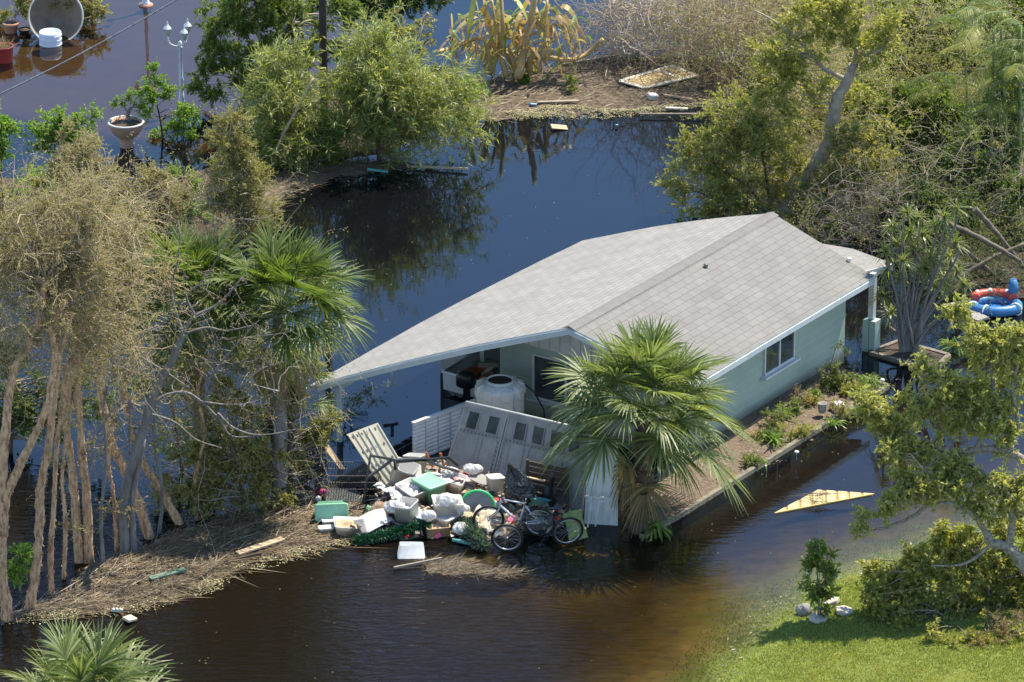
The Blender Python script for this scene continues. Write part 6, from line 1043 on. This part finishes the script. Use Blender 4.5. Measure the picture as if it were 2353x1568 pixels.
dm = P(116, 102); dr_ = T('drum', 'white ribbed plastic drum standing before the tipped bowl', 'drum', dm); m = MB(); lathe(m, [(.29, -.2), (.30, -.15), (.30, .0), (.295, .06), (.30, .12), (.30, .34), (.28, .37), (.26, .36), (.25, .30), (0, .30)], dm, 32); m.build('body', mat('blue_white', (.62, .68, .76), .4), dr_)
for z in (.02, .16, .28):
    m = MB(); a = np.linspace(0, 2 * math.pi, 41)[:-1]; tube(m, np.c_[.302 * np.cos(a), .302 * np.sin(a), 0 * a + z] + dm, .010, 5, closed=True); m.build('rib', mat('blue_white2', (.58, .64, .72), .4), dr_)
def pot(label, base, prof, mt, soil=None, cat='plant pot'):
    b = P(*base); r_ = T('plant_pot', label, cat, b, None); m = MB(); lathe(m, prof, b, 28); m.build('pot', mt, r_)
    if soil: m = MB(); lathe(m, [(soil[0], soil[1]), (soil[0] * .5, soil[1] + .03), (0, soil[1] + .03)], b, 20); m.build('soil', SOIL, r_)
    return b
rb = pot('large dark red tub of dry grasses at the left edge of the street', (8, 140), [(.24, -.2), (.27, .40), (.29, .42), (.25, .42), (.22, .2)], mat('red_glaze', (.28, .035, .03), .4), (.24, .36))
strap_plant('dry_grass', 'pale dry grass tuft growing in the dark red tub', 'grass', rb + A(0, 0, .38), 90, .45, .012, 301, L_DRY, (35, 88), .4, spread=.12)
pot('terracotta pot standing left of the tipped fountain bowl', (25, 74), [(.14, -.1), (.20, .20), (.23, .21), (.23, .28), (.19, .28), (.18, .2)], TERRA, (.185, .24))
pot('low black bowl planter between the terracotta pot and fountain bowl', (56, 76), [(.10, -.05), (.17, .10), (.19, .12), (.16, .12)], DARK, (.15, .09))
ub = pot('big terracotta urn on a narrow foot standing in the water', (291, 337), [(.19, -.2), (.17, .03), (.165, .14), (.18, .22), (.24, .28), (.33, .36), (.40, .46), (.435, .54), (.45, .60), (.455, .66), (.42, .67), (.38, .60)], mat('urn_clay', (.50, .33, .23), .8, (.40, .24, .16), 3, bump=.2), (.40, .60))
m = MB(); a = np.linspace(0, 2 * math.pi, 49)[:-1]; tube(m, np.c_[.44 * np.cos(a), .44 * np.sin(a), 0 * a + .655] + ub, .03, 8, closed=True); o = m.build('rim', mat('rim_white', (.60, .58, .54), .8), [x for x in bpy.data.objects if x.name.startswith('plant_pot') and 'urn' in x['label']][0])
tree('desert_rose', 'stubby leafy bonsai planted in the terracotta urn', 'plant', (293, 330), [[(.07, .03), (298, 280), (294, 262), (302, 245)], [(.03, .015), (296, 265), (285, 245), (275, 235)]], [(275, 232, 14), (300, 228, 16), (320, 235, 14), (262, 240, 10), (315, 250, 14)], L_BRT, GREYBARK, 303, cl=.13, dens=2, ntw=5, nlf=7, tl=.14, L=.05, Wd=.024)
# white drum lying on the bank
wd = T('white_barrel', 'dented white ribbed barrel lying on the bank above the palms', 'barrel', P(384, 552)); c = P(384, 545) + A(0, .1, .17); Rw = rotm(math.radians(38), math.radians(88), 0); m = MB(); lathe(m, [(0, -.24), (.15, -.24), (.175, -.22), (.18, -.14), (.165, -.12), (.165, -.03), (.18, -.01), (.18, .05), (.165, .07), (.165, .15), (.175, .22), (.14, .24), (0, .235)], c, 26, Rw); m.build('shell', SILVER, wd); m = MB()
for z in (-.13, 0.02, .18):
    a = np.linspace(0, 2 * math.pi, 33)[:-1]; tube(m, np.c_[.178 * np.cos(a), .178 * np.sin(a), 0 * a + z] @ Rw.T + c, .012, 6, closed=True)
m.build('hoop', STEEL, wd)
# floating yellow ridge panel
ya, ybk, yc, yd = P(1780, 1180, .0), P(1880, 1127, .14), P(2008, 1136, .0), P(1985, 1140, .02); yp = T('ridged_panel', 'yellow ridged triangular panel floating in the channel', 'panel', P(1890, 1160)); m = MB()
G = []
for t in np.linspace(0, 1, 60):
    f = ya * (1 - t) + yc * t; tt = A(*(ya * (1 - t) + yc * t)); pk = .44; top = ya + (ybk - ya) * min(1, t / pk) if t < pk else ybk + (yc - ybk) * ((t - pk) / (1 - pk)); G.append([f * (1 - s) + top * s + A(0, 0, .018 * (abs(math.sin(t * 8 * math.pi)) > .22)) for s in np.linspace(0, 1, 4)])
grid(m, np.array(G), 0, False); grid(m, np.array(G)[:, ::-1] - A(0, 0, .03)); grid(m, np.stack([np.array(G)[:, 0], np.array(G)[:, 0] - A(0, 0, .03)])); m.build('sheet', mat('yellow_sheet', (.42, .285, .085), .5, (.34, .22, .06), 3), yp)
m = MB(); bar(m, ya + A(0, -.02, .01), yc + A(0, -.02, .01), .035, .03); m.build('trim', mat('yellow_trim', (.48, .36, .12), .5), yp)
R = rng(310); m = MB(); p = P(1880, 1135, .19); sticks(m, p + R.normal(size=(16, 3)) * A(.12, .08, .01), p + R.normal(size=(16, 3)) * A(.34, .10, .015), .008, .005); put(m.build('twig_bundle', TWIG, loc=p), 'bundle of dead twigs resting on the yellow panel', 'twigs')
# inflatable raft
ri = P(2286, 715); rf_ = T('inflatable_raft', 'red and blue inflatable water raft with a backrest at the right edge', 'inflatable', ri); a = np.linspace(0, 2 * math.pi, 49)[:-1]
m = MB(); tube(m, np.c_[.52 * np.cos(a), .36 * np.sin(a), 0 * a + .13] + ri, .125, 12, closed=True); m.build('float_ring', BLUE, rf_); m = MB(); tube(m, np.c_[.44 * np.cos(a[:26]) - .02, .30 * np.sin(a[:26]) + .12, 0 * a[:26] + .28] + ri, .11, 12); m.build('red_backrest', REDV, rf_)
m = MB(); tube(m, [ri + A(.42, .22, .30), ri + A(.44, .26, .50), ri + A(.42, .28, .68)], [.10, .12, .08], 12); m.build('blue_headrest', BLUE, rf_); m = MB(); lathe(m, [(.44, .06), (.42, .09), (0, .08)], ri, 32); m.build('seat', mat('blue_seat', (.03, .13, .40), .4), rf_)
for k in (-.55, -.2, .45):
    m = MB(); c = ri + A(math.cos(k * 2.2 - 1.6) * .56, math.sin(k * 2.2 - 1.6) * .40, .13); d = nrm(c - ri - A(0, 0, .13)); a2 = np.linspace(0, 2 * math.pi, 19)[:-1]; tube(m, c + np.cos(a2)[:, None] * d * .145 + np.sin(a2)[:, None] * A(0, 0, .145), .022, 6, closed=True); m.build('handle_band', mat('band', (.75, .75, .75), .5) if 'band' not in bpy.data.materials else bpy.data.materials['band'], rf_)
for k in (.9, 1.7, 2.4):
    m = MB(); c = ri + A(.50 * math.cos(k) - .02, .34 * math.sin(k) + .12 - .10, .38); lathe(m, [(.0, .01), (.045, .005), (.05, 0)], c, 14, rotm(0, 0, .9)); m.build('white_dot', mat('dot', (.8, .8, .8), .5) if 'dot' not in bpy.data.materials else bpy.data.materials['dot'], rf_)
# planks and bits on the shores
def plank(name, label, a, b, w, mt, z=.08, th=.035, cat='plank', group=None):
    m = MB(); bar(m, P(*a, z), P(*b, z + .02), w, th); return put(m.build(name, mt, loc=P(*a, z)), label, cat, group)
plank('plank', 'pale sawn plank lying on the left debris bank', (546, 1272), (650, 1238), .17, WOODL, .14)
plank('plank', 'weathered green plank half buried in the left debris bank', (345, 1330), (425, 1308), .15, mat('green_wood', (.10, .16, .11), .8, (.16, .22, .16), 5), .13)
plank('log', 'pale log along the top of the far debris shore', (1290, 150), (1425, 128), .12, WOODG, .10, .10, 'log')
plank('plank', 'long thin batten along the edge of the far debris shore', (1470, 262), (1720, 262), .05, WOODG, .09)
plank('plank', 'short pale plank below the floating door frame', (1525, 218), (1590, 228), .06, WOODL, .10)
plank('plank', 'cream strip lying left of the white foam block', (1530, 248), (1580, 250), .10, CREAM, .09)
plank('plank', 'grey board at the near edge of the far shore', (1236, 235), (1330, 232), .12, WOODG, .10)
plank('plank', 'driftwood limb on the mud below the weeping shrub', (935, 382), (1075, 388), .05, TWIGT, .06, .05, 'driftwood')
plank('plank', 'driftwood stick floating in front of the small debris raft', (905, 1305), (1015, 1283), .04, WOODG, .05, .04, 'driftwood')
plank('plank', 'grey stick jutting from the left bank edge', (515, 1292), (600, 1272), .05, WOODD, .10, .05, 'driftwood')
for i, (a, b, w) in enumerate((((2150, 500), (2345, 600), .12), ((2200, 640), (2353, 560), .10), ((2190, 560), (2300, 690), .10), ((2240, 480), (2370, 640), .12), ((2160, 605), (2330, 640), .14))):
    m = MB(); Yb = P(2260, 690)[1] + i * .25; pa_, pb_ = Q(*a, Yb), Q(*b, Yb + .4); pa_[2] = max(pa_[2], .1); pb_[2] = max(pb_[2], .1); stem_mesh(m, [pa_, (pa_ + pb_) / 2 + A(0, 0, .05), pb_], w * .6, w * .4, rng(320 + i), 8); put(m.build('fallen_log', mat('log_shade', (.20, .16, .12), .9, (.10, .08, .06), 5, bump=.5) if 'log_shade' not in bpy.data.materials else bpy.data.materials['log_shade'], loc=pa_), 'fallen grey log in the tangle behind the inflatable raft', 'log', 'fallen logs behind the raft')
fd = T('floating_door', 'water stained door with a pale frame washed onto the far shore', 'door', P(1500, 180)); q = [P(1425, 190, .08), P(1482, 206, .06), P(1600, 178, .07), P(1545, 155, .10)]; m = MB(); slab(m, q, .04); m.build('leaf', mat('stained_door', (.50, .38, .18), .7, (.36, .25, .11), 3), fd); m = MB(); q2 = [x + A(0, 0, .045) for x in q]
for a, b in zip(q2, q2[1:] + q2[:1]): bar(m, a, b, .12, .03)
bar(m, q2[0] * .28 + q2[3] * .72, q2[1] * .28 + q2[2] * .72, .10, .03); m.build('frame', mat('door_frame', (.62, .56, .44), .7), fd)
def chunk(name, label, cat, c, s, mt, yaw=20, group=None):
    m = MB(); box(m, P(*c, s[2] / 2 + .04), s, rotm(math.radians(yaw), .15, .1)); o = m.build(name, mt, loc=P(*c)); b_ = o.modifiers.new('bevel', 'BEVEL'); b_.width = min(s) * .25; b_.segments = 2; return put(o, label, cat, group)
chunk('foam_block', 'white foam block on the far debris shore', 'foam block', (1500, 222), (.26, .20, .16), WHITE)
chunk('plastic_bottle', 'blue bottle lying at the left of the far debris shore', 'bottle', (1225, 241), (.20, .08, .08), BLUE)
chunk('plastic_scrap', 'tiny blue scrap at the water edge of the far shore', 'scrap', (1417, 288), (.08, .06, .05), BLUE)
chunk('cardboard_scrap', 'brown cardboard sheet floating off the far shore', 'cardboard', (1285, 292), (.42, .26, .02), CARD, 10)
chunk('white_bin', 'grey white bin overturned in the brush on the far shore', 'bin', (1455, 122), (.32, .26, .28), TOTEG, 30)
chunk('pink_bundle', 'pale pink bundle caught in the brush on the far shore', 'bundle', (1482, 130), (.26, .22, .20), mat('pale_pink', (.55, .42, .42), .8), 50)
chunk('white_bottle', 'white bottle on the near edge of the left debris bank', 'bottle', (270, 1402), (.22, .07, .07), WHITE, 15)
chunk('torn_foam', 'torn beige foam piece at the near edge of the left bank', 'foam block', (298, 1422), (.24, .20, .06), mat('beige_foam', (.58, .48, .34), .9), 50)
chunk('white_scrap', 'small white scrap in the middle of the left debris bank', 'scrap', (372, 1282), (.08, .06, .04), WHITE)
chunk('white_scrap', 'small white scrap near the plank on the left debris bank', 'scrap', (536, 1254), (.12, .06, .04), WHITE)
chunk('teal_board', 'flat teal board floating under the weeping shrub', 'board', (868, 392), (.52, .10, .03), mat('teal_board', (.12, .40, .33), .5), 3)
chunk('green_scrap', 'bright green bucket piece behind the broken bananas', 'scrap', (1040, 75), (.18, .14, .10), mat('scrap_green', (.08, .38, .24), .5), 20)
chunk('blue_tarp', 'folded blue tarp behind the rear porch roof', 'tarp', (1937, 590), (.50, .3, .2), BLUE, 20)
chunk('pink_box', 'faded pink and white box crushed on the mulch bed', 'box', (1925, 935), (.32, .26, .20), mat('faded_pink', (.42, .26, .32), .8, (.66, .62, .64), 4), 35)
m = MB(); c = P(1918, 940, .18); lathe(m, [(.07, 0), (.10, .10), (.09, .20), (.10, .22), (.08, .22), (.06, .1), (0, .1)], P(1889, 948, .16), 18); put(m.build('clay_pot', TERRA if False else mat('pot_grey', (.34, .31, .29), .8, (.25, .22, .2), 5), loc=P(1889, 948, .16)), 'small grey clay pot on the mulch near the wall', 'plant pot')
def solar(label, c):
    b = P(*c, .12); r_ = T('solar_light', label, 'garden light', b, 'solar garden lights in the mulch bed'); m = MB(); lathe(m, [(.012, 0), (.012, .16)], b, 8); m.build('spike', STEEL, r_); m = MB(); lathe(m, [(.0, .16), (.05, .16), (.055, .18), (.035, .20), (0, .205)], b, 16); m.build('cap', SILVER, r_)
solar('solar garden light at the far kerb corner by the lily clump', (2027, 890)); solar('solar garden light on the kerb in front of the wall strap plant', (1830, 1056))
# stones by the sapling
def paver(label, c, r, tilt, yaw, group='pale pavers around the sapling'):
    b = P(*c); b[2] = ground_z(np.array(b[0]), np.array(b[1])) + .05; R_ = rotm(yaw, tilt, tilt * .5); a = np.arange(6) * math.pi / 3; lo = np.c_[r * np.cos(a), r * np.sin(a), 0 * a] @ R_.T + b; m = MB(); loft(m, [lo * 1 - A(0, 0, .04), lo + R_ @ A(0, 0, .035), (lo - b) * .93 + b + R_ @ A(0, 0, .045)], 0, True, True)
    put(m.build('paver', mat('paver_stone', (.52, .46, .38), .85, (.42, .36, .30), 6, bump=.3) if 'paver_stone' not in bpy.data.materials else bpy.data.materials['paver_stone'], loc=b), label, 'paver', group)
paver('hexagonal paver directly in front of the sapling', (1881, 1432), .20, .02, .2); paver('hexagonal paver lying to the right of the sapling', (1940, 1420), .19, .10, .5); paver('broken paver tipped up behind the sapling on its right', (1912, 1394), .17, -.35, .1)
b = P(1848, 1412); b[2] = ground_z(np.array(b[0]), np.array(b[1])) + .08; blob('rock', 'rounded grey rock at the left foot of the sapling', 'rock', b, (.16, .14, .14), GREYST, 41, .15)
# thin capped pole above the weeping shrub, and the dead pole leaning in the shrub
m = MB(); Yb = P(945, 180)[1]; tube(m, [Q(945, 175, Yb), Q(960, 100, Yb), Q(973, 48, Yb)], .022, 8); o = put(m.build('capped_pole', mat('pole_grey', (.38, .36, .32), .7), loc=Q(945, 175, Yb)), 'thin grey pole with a pale cap above the weeping shrub', 'pole'); m = MB(); bar(m, Q(971, 46, Yb), Q(984, 30, Yb), .07); m.build('cap', WOODL, o)
m = MB(); Yb = P(600, 400)[1]; stem_mesh(m, [P(618, 392, 0), Q(650, 310, Yb), Q(672, 270, Yb), Q(720, 180, Yb + .1)], .05, .025, rng(340), 7); put(m.build('dead_stem', TWIGT, loc=P(618, 392)), 'pale dead stem leaning left of the utility pole', 'dead stem')
m = MB(); ka, kb = P(2180, 700, .1), P(2260, 735, .1); bar(m, ka, kb, .35, .05); put(m.build('grey_board', GREYPL, loc=ka), 'grey board floating left of the inflatable raft', 'board')
for a, b, l in (((2160, 395), (2290, 398), 'white fence rail glimpsed through the trees on the right'), ((2003, 332), (2045, 355), 'short white pipe lying under the leaning tree')):
    m = MB(); Yb = P(a[0], a[1] + 60)[1]; bar(m, Q(*a, Yb), Q(*b, Yb), .06); put(m.build('white_pipe', WHITE, loc=Q(*a, Yb)), l, 'pipe')
